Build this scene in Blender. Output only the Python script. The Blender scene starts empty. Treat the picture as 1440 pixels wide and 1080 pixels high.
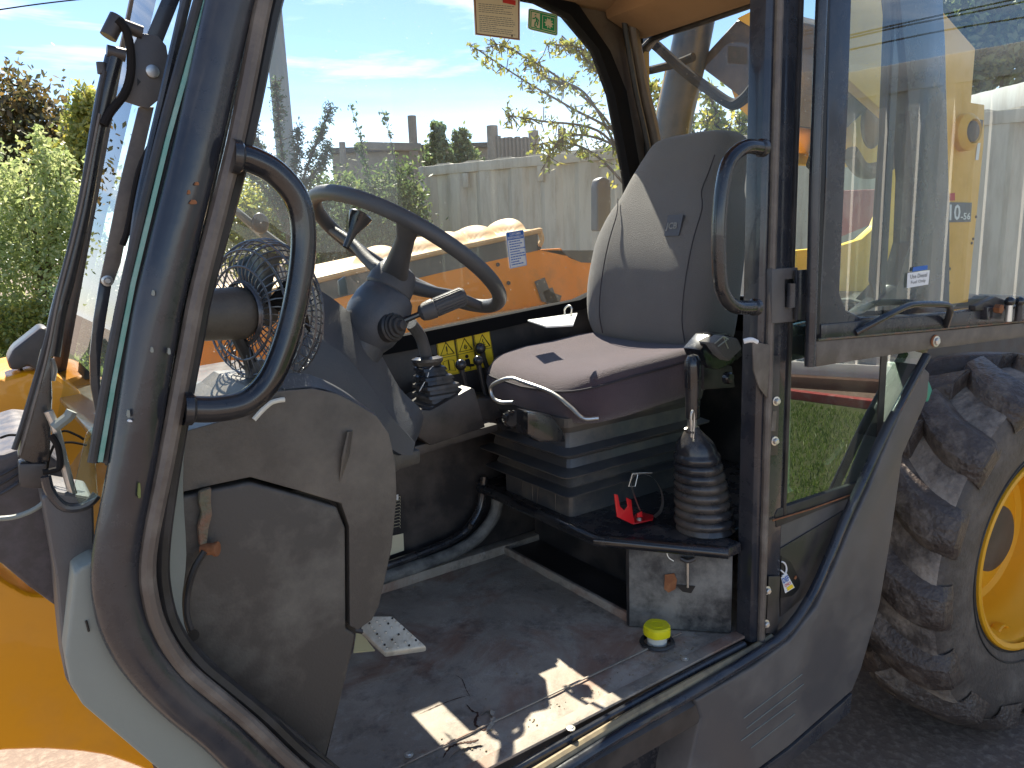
import bpy, bmesh, math, random
import numpy as np
from mathutils import Vector, Matrix, noise as mnoise
random.seed(7)
np.random.seed(7)
SC = bpy.context.scene
COL = SC.collection

# ------------------------------------------------------------------ camera
FPX = 1050.0
def nrm(v): return v / np.linalg.norm(v)
def _ray(px, py): return np.array([(px-720)/FPX, -(py-540)/FPX, -1.0])
_vz = -nrm(_ray(923, 6021)); _vx = nrm(_ray(2250, 240)); _vx = nrm(_vx - _vx.dot(_vz)*_vz); _vy = np.cross(_vz, _vx)
ROT = np.array([_vx, _vy, _vz])
CAM = np.array([0.0, -1.06715458, 1.0])
cd = bpy.data.cameras.new('camera'); cam = bpy.data.objects.new('camera', cd); COL.objects.link(cam)
cd.sensor_width = 36; cd.lens = 36*FPX/1440; cd.clip_start = 0.05; cd.clip_end = 2000
M4 = Matrix.Identity(4)
for i in range(3):
    for j in range(3): M4[i][j] = ROT[i][j]
    M4[i][3] = CAM[i]
cam.matrix_world = M4
SC.camera = cam
SC.render.resolution_x = 1024; SC.render.resolution_y = 768

# ------------------------------------------------------------------ light
SUN_EL, SUN_AZ = math.radians(50), math.radians(73)     # azimuth from +X towards +Y, direction to the sun
sd = Vector((math.cos(SUN_AZ)*math.cos(SUN_EL), math.sin(SUN_AZ)*math.cos(SUN_EL), math.sin(SUN_EL)))
sl = bpy.data.lights.new('sun', 'SUN'); sl.energy = 5.0; sl.angle = math.radians(0.6); sl.color = (1, .91, .77)
so = bpy.data.objects.new('sun', sl); COL.objects.link(so)
so.rotation_euler = sd.to_track_quat('Z', 'Y').to_euler()
W = bpy.data.worlds.new('World'); SC.world = W; W.use_nodes = True
nt = W.node_tree; N = nt.nodes; L = nt.links; N.clear()
wo = N.new('ShaderNodeOutputWorld'); bg = N.new('ShaderNodeBackground'); sky = N.new('ShaderNodeTexSky')
sky.sky_type = 'NISHITA'; sky.sun_disc = False; sky.sun_elevation = SUN_EL; sky.sun_rotation = math.radians(90) - SUN_AZ
sky.dust_density = 0.15; sky.ozone_density = 1.6; sky.air_density = 1.0; sky.altitude = 1200
bg.inputs['Strength'].default_value = 0.078
tc = N.new('ShaderNodeTexCoord'); mp = N.new('ShaderNodeMapping'); mp.inputs['Scale'].default_value = (1.1, 1.1, 7.5)
mp.inputs['Rotation'].default_value = (0.12, 0.05, 0.4); mp.inputs['Location'].default_value = (0.35, 0.1, 0.55)
nz = N.new('ShaderNodeTexNoise'); nz.inputs['Scale'].default_value = 1.7; nz.inputs['Detail'].default_value = 9; nz.inputs['Roughness'].default_value = .58; nz.inputs['Distortion'].default_value = .35
rp = N.new('ShaderNodeValToRGB'); rp.color_ramp.elements[0].position = .56; rp.color_ramp.elements[1].position = .80
sx = N.new('ShaderNodeSeparateXYZ')
hz = N.new('ShaderNodeMapRange'); hz.inputs[1].default_value = 0.03; hz.inputs[2].default_value = 0.20; hz.inputs[3].default_value = .75; hz.inputs[4].default_value = 0.0
nz2 = N.new('ShaderNodeTexNoise'); nz2.inputs['Scale'].default_value = 2.6; nz2.inputs['Detail'].default_value = 6
mu = N.new('ShaderNodeMath'); mu.operation = 'MULTIPLY'
rp2 = N.new('ShaderNodeValToRGB'); rp2.color_ramp.elements[0].position = .36; rp2.color_ramp.elements[1].position = .56
ad = N.new('ShaderNodeMath'); ad.operation = 'MAXIMUM'
mx = N.new('ShaderNodeMix'); mx.data_type = 'RGBA'; mx.inputs[7].default_value = (10.5, 10.7, 11.0, 1)
L.new(tc.outputs['Generated'], mp.inputs[0]); L.new(mp.outputs[0], nz.inputs[0]); L.new(nz.outputs[0], rp.inputs[0])
L.new(tc.outputs['Generated'], sx.inputs[0]); L.new(sx.outputs[2], hz.inputs[0]); L.new(mp.outputs[0], nz2.inputs[0]); L.new(nz2.outputs[0], rp2.inputs[0])
L.new(hz.outputs[0], mu.inputs[0]); L.new(rp2.outputs[0], mu.inputs[1]); L.new(mu.outputs[0], ad.inputs[0]); L.new(rp.outputs[0], ad.inputs[1])
L.new(ad.outputs[0], mx.inputs[0]); tn = N.new('ShaderNodeMix'); tn.data_type = 'RGBA'; tn.blend_type = 'MULTIPLY'; tn.inputs[0].default_value = 1; tn.inputs[7].default_value = (.95, .98, 1.02, 1); L.new(sky.outputs[0], tn.inputs[6]); L.new(tn.outputs[2], mx.inputs[6]); L.new(mx.outputs[2], bg.inputs[0]); L.new(bg.outputs[0], wo.inputs[0])
SC.view_settings.view_transform = 'Standard'; SC.view_settings.look = 'None'; SC.view_settings.gamma = 1
SC.view_settings.exposure = 1.5
SC.view_settings.use_curve_mapping = False
SC.render.engine = 'CYCLES'
SC.cycles.max_bounces = 8; SC.cycles.transparent_max_bounces = 24

GZ = -0.88      # ground level; cab floor is z = 0, door plane is y = 0, the cab's length runs along x
# --------------------------------------------------------- measuring helpers
def PD(px, py, p0, n):
    r = ROT @ _ray(px, py); p0 = np.array(p0, float); n = np.array(n, float)
    return Vector(CAM + r*((p0-CAM).dot(n)/r.dot(n)))
def PX(px, py, x): return PD(px, py, (x, 0, 0), (1, 0, 0))
def PY(px, py, y): return PD(px, py, (0, y, 0), (0, 1, 0))
def PZ(px, py, z): return PD(px, py, (0, 0, z), (0, 0, 1))
V = Vector

# --------------------------------------------------------------- materials
def mat(name, col, rough=.5, metal=0, dirt=None, dscale=6, damt=.5, bump=0, bscale=60, spec=.5, col2=None, c2scale=3, stretch=None, coat=0, dlo=.45, dhi=.7, sheen=0):
    m = bpy.data.materials.new(name); m.use_nodes = True; t = m.node_tree; n = t.nodes; l = t.links
    b = n['Principled BSDF']; b.inputs['Roughness'].default_value = rough; b.inputs['Metallic'].default_value = metal
    b.inputs['Specular IOR Level'].default_value = spec; b.inputs['Coat Weight'].default_value = coat
    if sheen: b.inputs['Sheen Weight'].default_value = sheen
    c4 = (*col, 1); b.inputs['Base Color'].default_value = c4
    tcn = n.new('ShaderNodeTexCoord'); mpn = n.new('ShaderNodeMapping'); l.new(tcn.outputs['Object'], mpn.inputs[0])
    if stretch: mpn.inputs['Scale'].default_value = stretch
    out = None
    if col2:
        a = n.new('ShaderNodeTexNoise'); a.inputs['Scale'].default_value = c2scale; a.inputs['Detail'].default_value = 6; a.inputs['Roughness'].default_value = .6
        r = n.new('ShaderNodeValToRGB'); r.color_ramp.elements[0].position = .38; r.color_ramp.elements[1].position = .64
        r.color_ramp.elements[0].color = c4; r.color_ramp.elements[1].color = (*col2, 1)
        l.new(mpn.outputs[0], a.inputs[0]); l.new(a.outputs[0], r.inputs[0]); out = r.outputs[0]
    if dirt:
        a = n.new('ShaderNodeTexNoise'); a.inputs['Scale'].default_value = dscale; a.inputs['Detail'].default_value = 9; a.inputs['Roughness'].default_value = .68
        r = n.new('ShaderNodeMapRange'); r.inputs[1].default_value = dlo; r.inputs[2].default_value = dhi; r.inputs[4].default_value = damt
        x = n.new('ShaderNodeMix'); x.data_type = 'RGBA'; x.inputs[6].default_value = c4; x.inputs[7].default_value = (*dirt, 1)
        l.new(mpn.outputs[0], a.inputs[0]); l.new(a.outputs[0], r.inputs[0]); l.new(r.outputs[0], x.inputs[0])
        if out: l.new(out, x.inputs[6])
        out = x.outputs[2]
        rr = n.new('ShaderNodeMapRange'); rr.inputs[1].default_value = dlo; rr.inputs[2].default_value = dhi; rr.inputs[3].default_value = rough; rr.inputs[4].default_value = min(1, rough+.3)
        l.new(a.outputs[0], rr.inputs[0]); l.new(rr.outputs[0], b.inputs['Roughness'])
    if out: l.new(out, b.inputs['Base Color'])
    if bump:
        a = n.new('ShaderNodeTexNoise'); a.inputs['Scale'].default_value = bscale; a.inputs['Detail'].default_value = 4
        bp = n.new('ShaderNodeBump'); bp.inputs['Strength'].default_value = bump; bp.inputs['Distance'].default_value = .01
        l.new(tcn.outputs['Object'], a.inputs[0]); l.new(a.outputs[0], bp.inputs['Height']); l.new(bp.outputs[0], b.inputs['Normal'])
    return m

DUST = (.30, .26, .21)
M = dict(
 frame=mat('frame_paint', (.022,.025,.033), .2, dirt=(.16,.15,.14), dscale=3.5, damt=.28, bump=.05, bscale=40, coat=.2),
 gloss=mat('gloss_black', (.012,.013,.016), .2, dirt=(.12,.11,.10), dscale=9, damt=.25, coat=.4),
 ridge=mat('seal_strip', (.11,.09,.075), .42, dirt=DUST, dscale=14, damt=.5),
 plastic=mat('dash_plastic', (.070,.063,.055), .40, dirt=(.34,.29,.22), dscale=5, damt=.45, bump=.12, bscale=260, dlo=.42, dhi=.8),
 plastic_b=mat('inset_plastic', (.064,.056,.048), .5, dirt=(.36,.32,.25), dscale=6, damt=.5, bump=.1, bscale=200, dlo=.46, dhi=.78),
 cowl=mat('cowl_plastic', (.066,.068,.072), .45, dirt=(.16,.15,.15), dscale=5, damt=.35, bump=.15, bscale=300),
 rubber=mat('black_rubber', (.018,.018,.019), .42, dirt=(.14,.12,.11), dscale=8, damt=.4),
 boot=mat('boot_rubber', (.028,.029,.033), .2, dirt=(.24,.20,.15), dscale=6, damt=.5, dlo=.46, dhi=.72),
 dark=mat('dark_panel', (.030,.028,.028), .34, dirt=(.15,.12,.10), dscale=6, damt=.5),
 platform=mat('platform_paint', (.026,.026,.030), .25, dirt=(.24,.19,.15), dscale=11, damt=.6, dlo=.50, dhi=.78),
 boxpanel=mat('worn_box', (.03,.032,.034), .45, dirt=(.27,.26,.23), dscale=8, damt=.8, dlo=.40, dhi=.62, bump=.2, bscale=60),
 skirt=mat('skirt_plastic', (.085,.080,.080), .42, dirt=(.28,.25,.21), dscale=3.5, damt=.35, bump=.08, bscale=300),
 greyp=mat('grey_plastic', (.25,.27,.235), .42, dirt=(.26,.25,.21), dscale=5, damt=.35, bump=.04, bscale=200),
 fabric=mat('seat_fabric', (.066,.042,.050), .95, dirt=(.15,.105,.105), dscale=7, damt=.35, bump=.5, bscale=420, sheen=.3, dlo=.45,dhi=.8),
 fabric2=mat('backrest_fabric', (.135,.126,.115), .95, dirt=(.22,.20,.17), dscale=4, damt=.3, bump=.5, bscale=420, sheen=.3),
 piping=mat('piping', (.04,.035,.04), .9),
 orange=mat('orange_paint', (.90,.37,.008), .33, dirt=(.50,.22,.05), dscale=4, damt=.3, coat=.3),
 rim=mat('rim_paint', (.85,.40,.015), .38, dirt=(.35,.2,.08), dscale=9, damt=.25, dlo=.58, dhi=.8),
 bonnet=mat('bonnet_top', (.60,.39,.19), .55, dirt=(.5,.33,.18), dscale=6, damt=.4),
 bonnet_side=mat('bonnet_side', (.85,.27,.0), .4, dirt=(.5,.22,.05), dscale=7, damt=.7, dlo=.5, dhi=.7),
 tan_seal=mat('tan_sill_strip', (.30,.23,.13), .5, dirt=(.10,.08,.06), dscale=30, damt=.7), win_rub=mat('window_rubber', (.008,.008,.009), .9, spec=.1),
 crack=mat('crack_rust', (.06,.025,.015), .9), paintmark=mat('green_smear', (.16,.19,.05), .5), tower=mat('tower_paint', (.88,.47,.03), .35, dirt=(.5,.28,.06), dscale=5, damt=.4), greyband=mat('bonnet_band', (.10,.11,.11), .6, dirt=(.25,.24,.22), dscale=9, damt=.5),
 tyre=mat('tyre_rubber', (.075,.062,.054), .6, dirt=(.30,.25,.20), dscale=4.6, damt=.5, bump=.5, bscale=60, dlo=.47, dhi=.66),
 lug=mat('tread_rubber', (.070,.054,.046), .42, dirt=(.42,.35,.28), dscale=7, damt=.6, bump=1.0, bscale=55, dlo=.48, dhi=.7),
 steel=mat('steel', (.55,.55,.53), .35, metal=1, dirt=(.3,.22,.15), dscale=30, damt=.4),
 zinc=mat('zinc_bolt', (.70,.68,.62), .35, metal=.8),
 rust=mat('rust', (.22,.08,.03), .8, dirt=(.35,.16,.07), dscale=40, damt=.8),
 chain=mat('foam_strip', (.16,.15,.10), .9, dirt=(.32,.14,.09), dscale=25, damt=.9, bump=1, bscale=70),
 yellow=mat('yellow_cap', (.80,.72,.01), .35),
 whitep=mat('white_plastic', (.72,.70,.60), .4),
 green=mat('green_cap', (.01,.30,.20), .3),
 red=mat('red_bracket', (.62,.015,.02), .33, coat=.3),
 roof=mat('headlining', (.30,.18,.09), .8, dirt=(.2,.13,.07), dscale=4, damt=.5),
 pillar_in=mat('pillar_inside', (.10,.075,.055), .4, dirt=(.25,.2,.14), dscale=7, damt=.4),
 paper=mat('paper', (.78,.77,.72), .8),
 lab_y=mat('label_yellow', (.98,.68,.03), .45),
 lab_k=mat('label_black', (.01,.01,.01), .5),
 lab_w=mat('label_white', (.80,.80,.78), .5),
 lab_cream=mat('label_cream', (.70,.62,.42), .5),
 lab_b=mat('label_blue', (.02,.13,.48), .4),
 lab_r=mat('label_red', (.60,.04,.03), .5),
 lab_m=mat('label_maroon', (.16,.035,.025), .5),
 lab_g=mat('label_green', (.0,.28,.10), .5),
 lab_grey=mat('label_grey', (.14,.14,.14), .5),
 engrave=mat('embossed_patch', (.085,.085,.092), .6), thread=mat('logo_thread', (.24,.23,.20), .6),
 pedal=mat('pedal_metal', (.55,.50,.40), .35, metal=.3, dirt=(.22,.17,.12), dscale=16, damt=.8),
 tan=mat('tan_plate', (.62,.52,.27), .6),
 boom=mat('boom_inner', (.07,.05,.038), .5, dirt=(.25,.18,.12), dscale=6, damt=.5),
 cyl=mat('hydraulic_tube', (.045,.06,.08), .35, dirt=(.16,.16,.15), dscale=5, damt=.6),
 hose=mat('hose', (.018,.016,.015), .85, spec=.15),
 wire=mat('wire_mesh', (.13,.13,.14), .3, metal=.5),
 bark=mat('bark', (.13,.10,.075), .9, bump=.5, bscale=30),
 post=mat('weathered_wood', (.21,.19,.17), .85, dirt=(.35,.33,.30), dscale=6, damt=.5, bump=.3),
 polem=mat('pole_wood', (.23,.25,.26), .8, dirt=(.33,.33,.31), dscale=3, damt=.5, stretch=(6,6,.6)),
 beige=mat('beige_container_paint', (.52,.48,.40), .6, dirt=(.22,.16,.10), dscale=2.5, damt=.5, stretch=(3,3,.5)),  # vertical streaks also put the wall's stripes of light into the colour
 white=mat('white_container_paint', (.78,.78,.74), .5, dirt=(.35,.30,.24), dscale=2, damt=.4, stretch=(3,3,.4)),
 timber=mat('timber_sleeper', (.13,.075,.055), .8, dirt=(.2,.14,.1), dscale=8, damt=.5),
 kerbred=mat('kerb_red_paint', (.42,.07,.06), .6, dirt=(.55,.4,.35), dscale=10, damt=.6),
 screen=mat('column_pod_plastic', (.066,.072,.082), .38, dirt=(.18,.17,.17), dscale=8, damt=.3, bump=.1, bscale=300),
 tread_plate=None)

def floor_mat():
    m = bpy.data.materials.new('worn_floor_mat'); m.use_nodes = True; t = m.node_tree; n = t.nodes; l = t.links; b = n['Principled BSDF']
    tcn = n.new('ShaderNodeTexCoord')
    def noise(s, d=8, r=.65, dist=0):
        a = n.new('ShaderNodeTexNoise'); a.inputs['Scale'].default_value = s; a.inputs['Detail'].default_value = d; a.inputs['Roughness'].default_value = r; a.inputs['Distortion'].default_value = dist
        l.new(tcn.outputs['Object'], a.inputs[0]); return a.outputs[0]
    def mix(fac, a, bcol, lo, hi, amt=1):
        r = n.new('ShaderNodeMapRange'); r.inputs[1].default_value = lo; r.inputs[2].default_value = hi; r.inputs[4].default_value = amt
        l.new(fac, r.inputs[0]); x = n.new('ShaderNodeMix'); x.data_type = 'RGBA'; x.inputs[7].default_value = (*bcol, 1)
        l.new(r.outputs[0], x.inputs[0])
        if isinstance(a, tuple): x.inputs[6].default_value = (*a, 1)
        else: l.new(a, x.inputs[6])
        return x.outputs[2]
    c = mix(noise(2.2, dist=.6), (.31,.26,.205), (.48,.41,.33), .42, .62)
    c = mix(noise(3.1, dist=1.0), c, (.28,.155,.105), .48, .62, .85)
    c = mix(noise(7, 10, .75), c, (.07,.06,.055), .51, .66, .7)
    c = mix(noise(16, 10, .8, .5), c, (.50,.46,.40), .54, .70, .7)
    c = mix(noise(4.3, 9, .7, 2), c, (.20,.085,.045), .64, .70, .7)
    l.new(c, b.inputs['Base Color']); b.inputs['Roughness'].default_value = .62
    bp = n.new('ShaderNodeBump'); bp.inputs['Strength'].default_value = .5; bp.inputs['Distance'].default_value = .01
    l.new(noise(14, 10, .75), bp.inputs['Height']); l.new(bp.outputs[0], b.inputs['Normal'])
    return m
M['floor'] = floor_mat()

def glass_mat(name, tint=(.93,.97,.96), ior=1.5, dust=.06, dcol=(.75,.72,.65), speck=True, dscale=3):
    m = bpy.data.materials.new(name); m.use_nodes = True; t = m.node_tree; n = t.nodes; l = t.links; n.clear()
    o = n.new('ShaderNodeOutputMaterial'); tr = n.new('ShaderNodeBsdfTransparent'); tr.inputs[0].default_value = (*tint, 1)
    gl = n.new('ShaderNodeBsdfGlossy'); gl.inputs['Roughness'].default_value = .0; fr = n.new('ShaderNodeFresnel'); 
    gmt = n.new('ShaderNodeNewGeometry'); im = n.new('ShaderNodeMapRange'); im.inputs[3].default_value = ior; im.inputs[4].default_value = 1/ior; l.new(gmt.outputs['Backfacing'], im.inputs[0]); l.new(im.outputs[0], fr.inputs[0])
    a = n.new('ShaderNodeMixShader'); l.new(fr.outputs[0], a.inputs[0]); l.new(tr.outputs[0], a.inputs[1]); l.new(gl.outputs[0], a.inputs[2])
    df = n.new('ShaderNodeBsdfDiffuse'); df.inputs[0].default_value = (*dcol, 1); tl = n.new('ShaderNodeBsdfTranslucent'); tl.inputs[0].default_value = (*dcol, 1)
    dm = n.new('ShaderNodeMixShader'); dm.inputs[0].default_value = .6; l.new(df.outputs[0], dm.inputs[1]); l.new(tl.outputs[0], dm.inputs[2])
    tcn = n.new('ShaderNodeTexCoord'); mpn = n.new('ShaderNodeMapping'); mpn.inputs['Scale'].default_value = (1, 1, .45); l.new(tcn.outputs['Object'], mpn.inputs[0])
    nz = n.new('ShaderNodeTexNoise'); nz.inputs['Scale'].default_value = dscale; nz.inputs['Detail'].default_value = 7; nz.inputs['Roughness'].default_value = .6; l.new(mpn.outputs[0], nz.inputs[0])
    r = n.new('ShaderNodeMapRange'); r.inputs[1].default_value = .35; r.inputs[2].default_value = .75; r.inputs[3].default_value = dust*.35; r.inputs[4].default_value = dust*1.7; l.new(nz.outputs[0], r.inputs[0])
    f = r.outputs[0]
    if speck:
        s = n.new('ShaderNodeTexVoronoi'); s.inputs['Scale'].default_value = 75; l.new(tcn.outputs['Object'], s.inputs[0])
        s2 = n.new('ShaderNodeMapRange'); s2.inputs[1].default_value = .0; s2.inputs[2].default_value = .16; s2.inputs[3].default_value = .55; s2.inputs[4].default_value = 0; l.new(s.outputs['Distance'], s2.inputs[0])
        wn = n.new('ShaderNodeMath'); wn.operation = 'GREATER_THAN'; wn.inputs[1].default_value = .80; sc = n.new('ShaderNodeSeparateColor'); l.new(s.outputs['Color'], sc.inputs[0]); l.new(sc.outputs[0], wn.inputs[0])
        mm = n.new('ShaderNodeMath'); mm.operation = 'MULTIPLY'; l.new(s2.outputs[0], mm.inputs[0]); l.new(wn.outputs[0], mm.inputs[1])
        aa = n.new('ShaderNodeMath'); aa.operation = 'ADD'; l.new(f, aa.inputs[0]); l.new(mm.outputs[0], aa.inputs[1]); f = aa.outputs[0]
    fm = n.new('ShaderNodeMixShader'); l.new(f, fm.inputs[0]); l.new(a.outputs[0], fm.inputs[1]); l.new(dm.outputs[0], fm.inputs[2]); l.new(fm.outputs[0], o.inputs[0])
    return m
M['glass'] = glass_mat('dusty_window_glass', dust=.030)
M['glass_door'] = glass_mat('door_glass', tint=(.86,.94,.90), ior=2.3, dust=.012, speck=False)
M['glass_low'] = glass_mat('tinted_side_glass', tint=(.60,.80,.72), ior=3.2, dust=.02, speck=False)
M['glass_quarter'] = glass_mat('quarter_glass', tint=(.88,.95,.90), ior=1.4, dust=.012, speck=False)
M['glass_front'] = glass_mat('windscreen_glass', tint=(.86,.95,.92), ior=1.2, dust=.01, speck=False)
M['glass_edge'] = mat('green_glass_edge', (.13,.34,.28), .3, dirt=(.4,.5,.45), dscale=20, damt=.6)

def leaf_mat(name, c1, c2, c3):
    m = bpy.data.materials.new(name); m.use_nodes = True; t = m.node_tree; n = t.nodes; l = t.links; n.clear()
    o = n.new('ShaderNodeOutputMaterial'); g = n.new('ShaderNodeNewGeometry'); r = n.new('ShaderNodeValToRGB')
    e = r.color_ramp.elements; e[0].color = (*c1, 1); e[1].color = (*c3, 1); e[1].position = .95; k = e.new(.5); k.color = (*c2, 1)
    l.new(g.outputs['Random Per Island'], r.inputs[0])
    d = n.new('ShaderNodeBsdfDiffuse'); tl = n.new('ShaderNodeBsdfTranslucent'); x = n.new('ShaderNodeMixShader'); x.inputs[0].default_value = .58
    l.new(r.outputs[0], d.inputs[0]); l.new(r.outputs[0], tl.inputs[0]); l.new(d.outputs[0], x.inputs[1]); l.new(tl.outputs[0], x.inputs[2])
    gl = n.new('ShaderNodeBsdfGlossy'); gl.inputs['Roughness'].default_value = .45; gl.inputs[0].default_value = (.8,.8,.8,1); y = n.new('ShaderNodeMixShader'); y.inputs[0].default_value = .06
    l.new(x.outputs[0], y.inputs[1]); l.new(gl.outputs[0], y.inputs[2]); l.new(y.outputs[0], o.inputs[0])
    return m
M['leaf_dark'] = leaf_mat('autumn_leaves', (.06,.07,.03), (.12,.11,.04), (.24,.16,.05))
M['leaf_light'] = leaf_mat('pale_green_leaves', (.26,.34,.11), (.40,.47,.19), (.56,.58,.28))
M['leaf_yellow'] = leaf_mat('yellow_green_leaves', (.20,.26,.06), (.32,.34,.08), (.48,.42,.08))
M['leaf_mid'] = leaf_mat('green_leaves', (.06,.10,.04), (.11,.17,.06), (.20,.24,.08))
M['leaf_conifer'] = leaf_mat('conifer_leaves', (.05,.09,.05), (.08,.13,.07), (.13,.18,.09))
M['grass'] = leaf_mat('grass_blades', (.09,.17,.03), (.16,.27,.05), (.26,.36,.09))
M['grass_far'] = leaf_mat('tall_grass_blades', (.20,.30,.06), (.32,.42,.10), (.42,.48,.16))

# ---------------------------------------------------------- object helpers
WPOS = {}
def obj(name, verts, faces, m, parent=None, smooth=30, kind=None, label=None, cat=None, group=None):
    vs = [Vector(v) for v in verts]
    lo = [min(v[i] for v in vs) for i in range(3)]; hi = [max(v[i] for v in vs) for i in range(3)]
    c = Vector([(lo[i]+hi[i])/2 for i in range(3)])
    if parent is None: c.z = lo[2]
    me = bpy.data.meshes.new(name); me.from_pydata([v-c for v in vs], [], faces)
    b = bmesh.new(); b.from_mesh(me); bmesh.ops.recalc_face_normals(b, faces=b.faces); b.to_mesh(me); b.free()
    if isinstance(m, (list, tuple)):
        for k in m: me.materials.append(k)
    else: me.materials.append(m)
    if smooth:
        me.shade_smooth()
        try: me.set_sharp_from_angle(angle=math.radians(smooth))
        except Exception: pass
    o = bpy.data.objects.new(name, me); COL.objects.link(o); WPOS[o.name] = c
    if parent: o.parent = parent; o.location = c - WPOS[parent.name]
    else: o.location = c
    tag(o, label, cat, group, kind)
    return o
def tag(o, label=None, cat=None, group=None, kind=None):
    if label: o['label'] = label
    if cat: o['category'] = cat
    if group: o['group'] = group
    if kind: o['kind'] = kind
def empty(name, loc, label=None, cat=None, group=None, parent=None):
    o = bpy.data.objects.new(name, None); COL.objects.link(o); o.empty_display_size = .1; WPOS[o.name] = Vector(loc)
    if parent: o.parent = parent; o.location = Vector(loc) - WPOS[parent.name]
    else: o.location = loc
    tag(o, label, cat, group); return o

class G:            # geometry collector
    def __init__(s): s.v = []; s.f = []
    def add(s, v, f):
        k = len(s.v); s.v += [Vector(x) for x in v]; s.f += [tuple(i+k for i in q) for q in f]; return s
    def obj(s, name, m, parent=None, **k): return obj(name, s.v, s.f, m, parent, **k)

def catmull(P, n=6, closed=False):
    P = [Vector(p) for p in P]; out = []; K = len(P)
    rng = range(K) if closed else range(K-1)
    for i in rng:
        p0 = P[(i-1) % K] if closed or i > 0 else P[0]*2-P[1]; p1 = P[i]; p2 = P[(i+1) % K]; p3 = P[(i+2) % K] if closed or i+2 < K else P[-1]*2-P[-2]
        for j in range(n):
            t = j/n; out.append(.5*((2*p1)+(p2-p0)*t+(2*p0-5*p1+4*p2-p3)*t*t+(3*p1-p0-3*p2+p3)*t**3))
    if not closed: out.append(P[-1])
    return out
def tube(P, r, seg=12, closed=False, n=6, smoothp=True, flat=None, up=None, cap=True):
    """swept tube; r number or list; flat=(a,b) elliptical factors with 'up' as first axis"""
    Q = catmull(P, n, closed) if smoothp else [Vector(p) for p in P]
    K = len(Q); g = G(); v = []
    if isinstance(r, (list, tuple)):
        rr = [float(np.interp(i/(K-1)*(len(r)-1), range(len(r)), r)) for i in range(K)]
    else: rr = [r]*K
    ref = Vector(up) if up else None; prev = None
    for i, q in enumerate(Q):
        if closed: t = (Q[(i+1) % K]-Q[i-1])
        else: t = Q[min(i+1, K-1)]-Q[max(i-1, 0)]
        t.normalize()
        if ref: a = (ref - t*ref.dot(t)).normalized()
        elif prev is None:
            a = t.orthogonal().normalized()
        else: a = (prev - t*prev.dot(t)).normalized()
        prev = a; b = t.cross(a)
        fa, fb = flat if flat else (1, 1)
        for k in range(seg):
            an = 2*math.pi*k/seg; v.append(q + a*(math.cos(an)*rr[i]*fa) + b*(math.sin(an)*rr[i]*fb))
    f = []
    for i in range(K if closed else K-1):
        for k in range(seg):
            a0 = i*seg+k; a1 = i*seg+(k+1) % seg; j = (i+1) % K; f.append((a0, a1, j*seg+(k+1) % seg, j*seg+k))
    if not closed and cap: f.append(tuple(range(seg))[::-1]); f.append(tuple((K-1)*seg+k for k in range(seg)))
    return g.add(v, f)
def sweep(P, prof, up, n=6, smoothp=True, cap=True):
    """sweep closed 2D profile [(a,b)] ; a along side = up x t, b along up"""
    Q = catmull(P, n) if smoothp else [Vector(p) for p in P]; K = len(Q); v = []; S = len(prof); up = Vector(up)
    for i, q in enumerate(Q):
        t = (Q[min(i+1, K-1)]-Q[max(i-1, 0)]).normalized(); u = (up - t*up.dot(t)).normalized(); s = u.cross(t)
        for a, b in prof: v.append(q + s*a + u*b)
    f = [(i*S+k, i*S+(k+1) % S, (i+1)*S+(k+1) % S, (i+1)*S+k) for i in range(K-1) for k in range(S)]
    if cap: f += [tuple(range(S))[::-1], tuple((K-1)*S+k for k in range(S))]
    return G().add(v, f)
def lathe(prof, o, axis, seg=32, a0=0, a1=2*math.pi, closed=False):
    """prof [(h, r)] along axis"""
    o = Vector(o); ax = Vector(axis).normalized(); x = ax.orthogonal().normalized(); y = ax.cross(x); full = abs(a1-a0-2*math.pi) < 1e-6
    n = seg if full else seg+1; v = []
    for h, r in prof:
        for k in range(n):
            an = a0+(a1-a0)*k/seg; v.append(o + ax*h + (x*math.cos(an)+y*math.sin(an))*max(r, 1e-5))
    f = []; K = len(prof)
    for i in range(K if closed else K-1):
        for k in range(seg):
            k2 = (k+1) % n if full else k+1; j = (i+1) % K; f.append((i*n+k, i*n+k2, j*n+k2, j*n+k))
    return G().add(v, f)
def prism(P, d, bevel=0, seg=2):
    """planar polygon P extruded by vector d, optionally bevelled"""
    P = [Vector(p) for p in P]; d = Vector(d); k = len(P); v = P + [p+d for p in P]
    f = [tuple(range(k)), tuple(range(2*k-1, k-1, -1))] + [(i, i+k, (i+1) % k+k, (i+1) % k) for i in range(k)]
    if bevel:
        b = bmesh.new(); vs = [b.verts.new(x) for x in v]
        for q in f: b.faces.new([vs[i] for i in q])
        bmesh.ops.recalc_face_normals(b, faces=b.faces)
        bmesh.ops.bevel(b, geom=list(b.edges), offset=bevel, segments=seg, profile=.6, affect='EDGES', clamp_overlap=True)
        b.verts.index_update(); v = [x.co.copy() for x in b.verts]; f = [tuple(w.index for w in q.verts) for q in b.faces]; b.free()
    return G().add(v, f)
def box(c, s, bevel=0, rot=None, seg=2):
    x, y, z = s[0]/2, s[1]/2, s[2]/2; P = [V((-x,-y,-z)), V((x,-y,-z)), V((x,y,-z)), V((-x,y,-z))]
    g = prism(P, (0, 0, s[2]), bevel, seg)
    R = rot if rot else Matrix.Identity(3); g.v = [R @ p + Vector(c) for p in g.v]; return g
def obox(a, b, w, h, up=(0,0,1), bevel=0):
    """box beam from a to b, width w sideways, height h along up"""
    a = Vector(a); b = Vector(b); t = (b-a); Ln = t.length; t.normalize(); u = Vector(up); u = (u - t*u.dot(t)).normalized(); s = u.cross(t)
    R = Matrix((t, s, u)).transposed(); return box((a+b)/2, (Ln, w, h), bevel, R)
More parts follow.
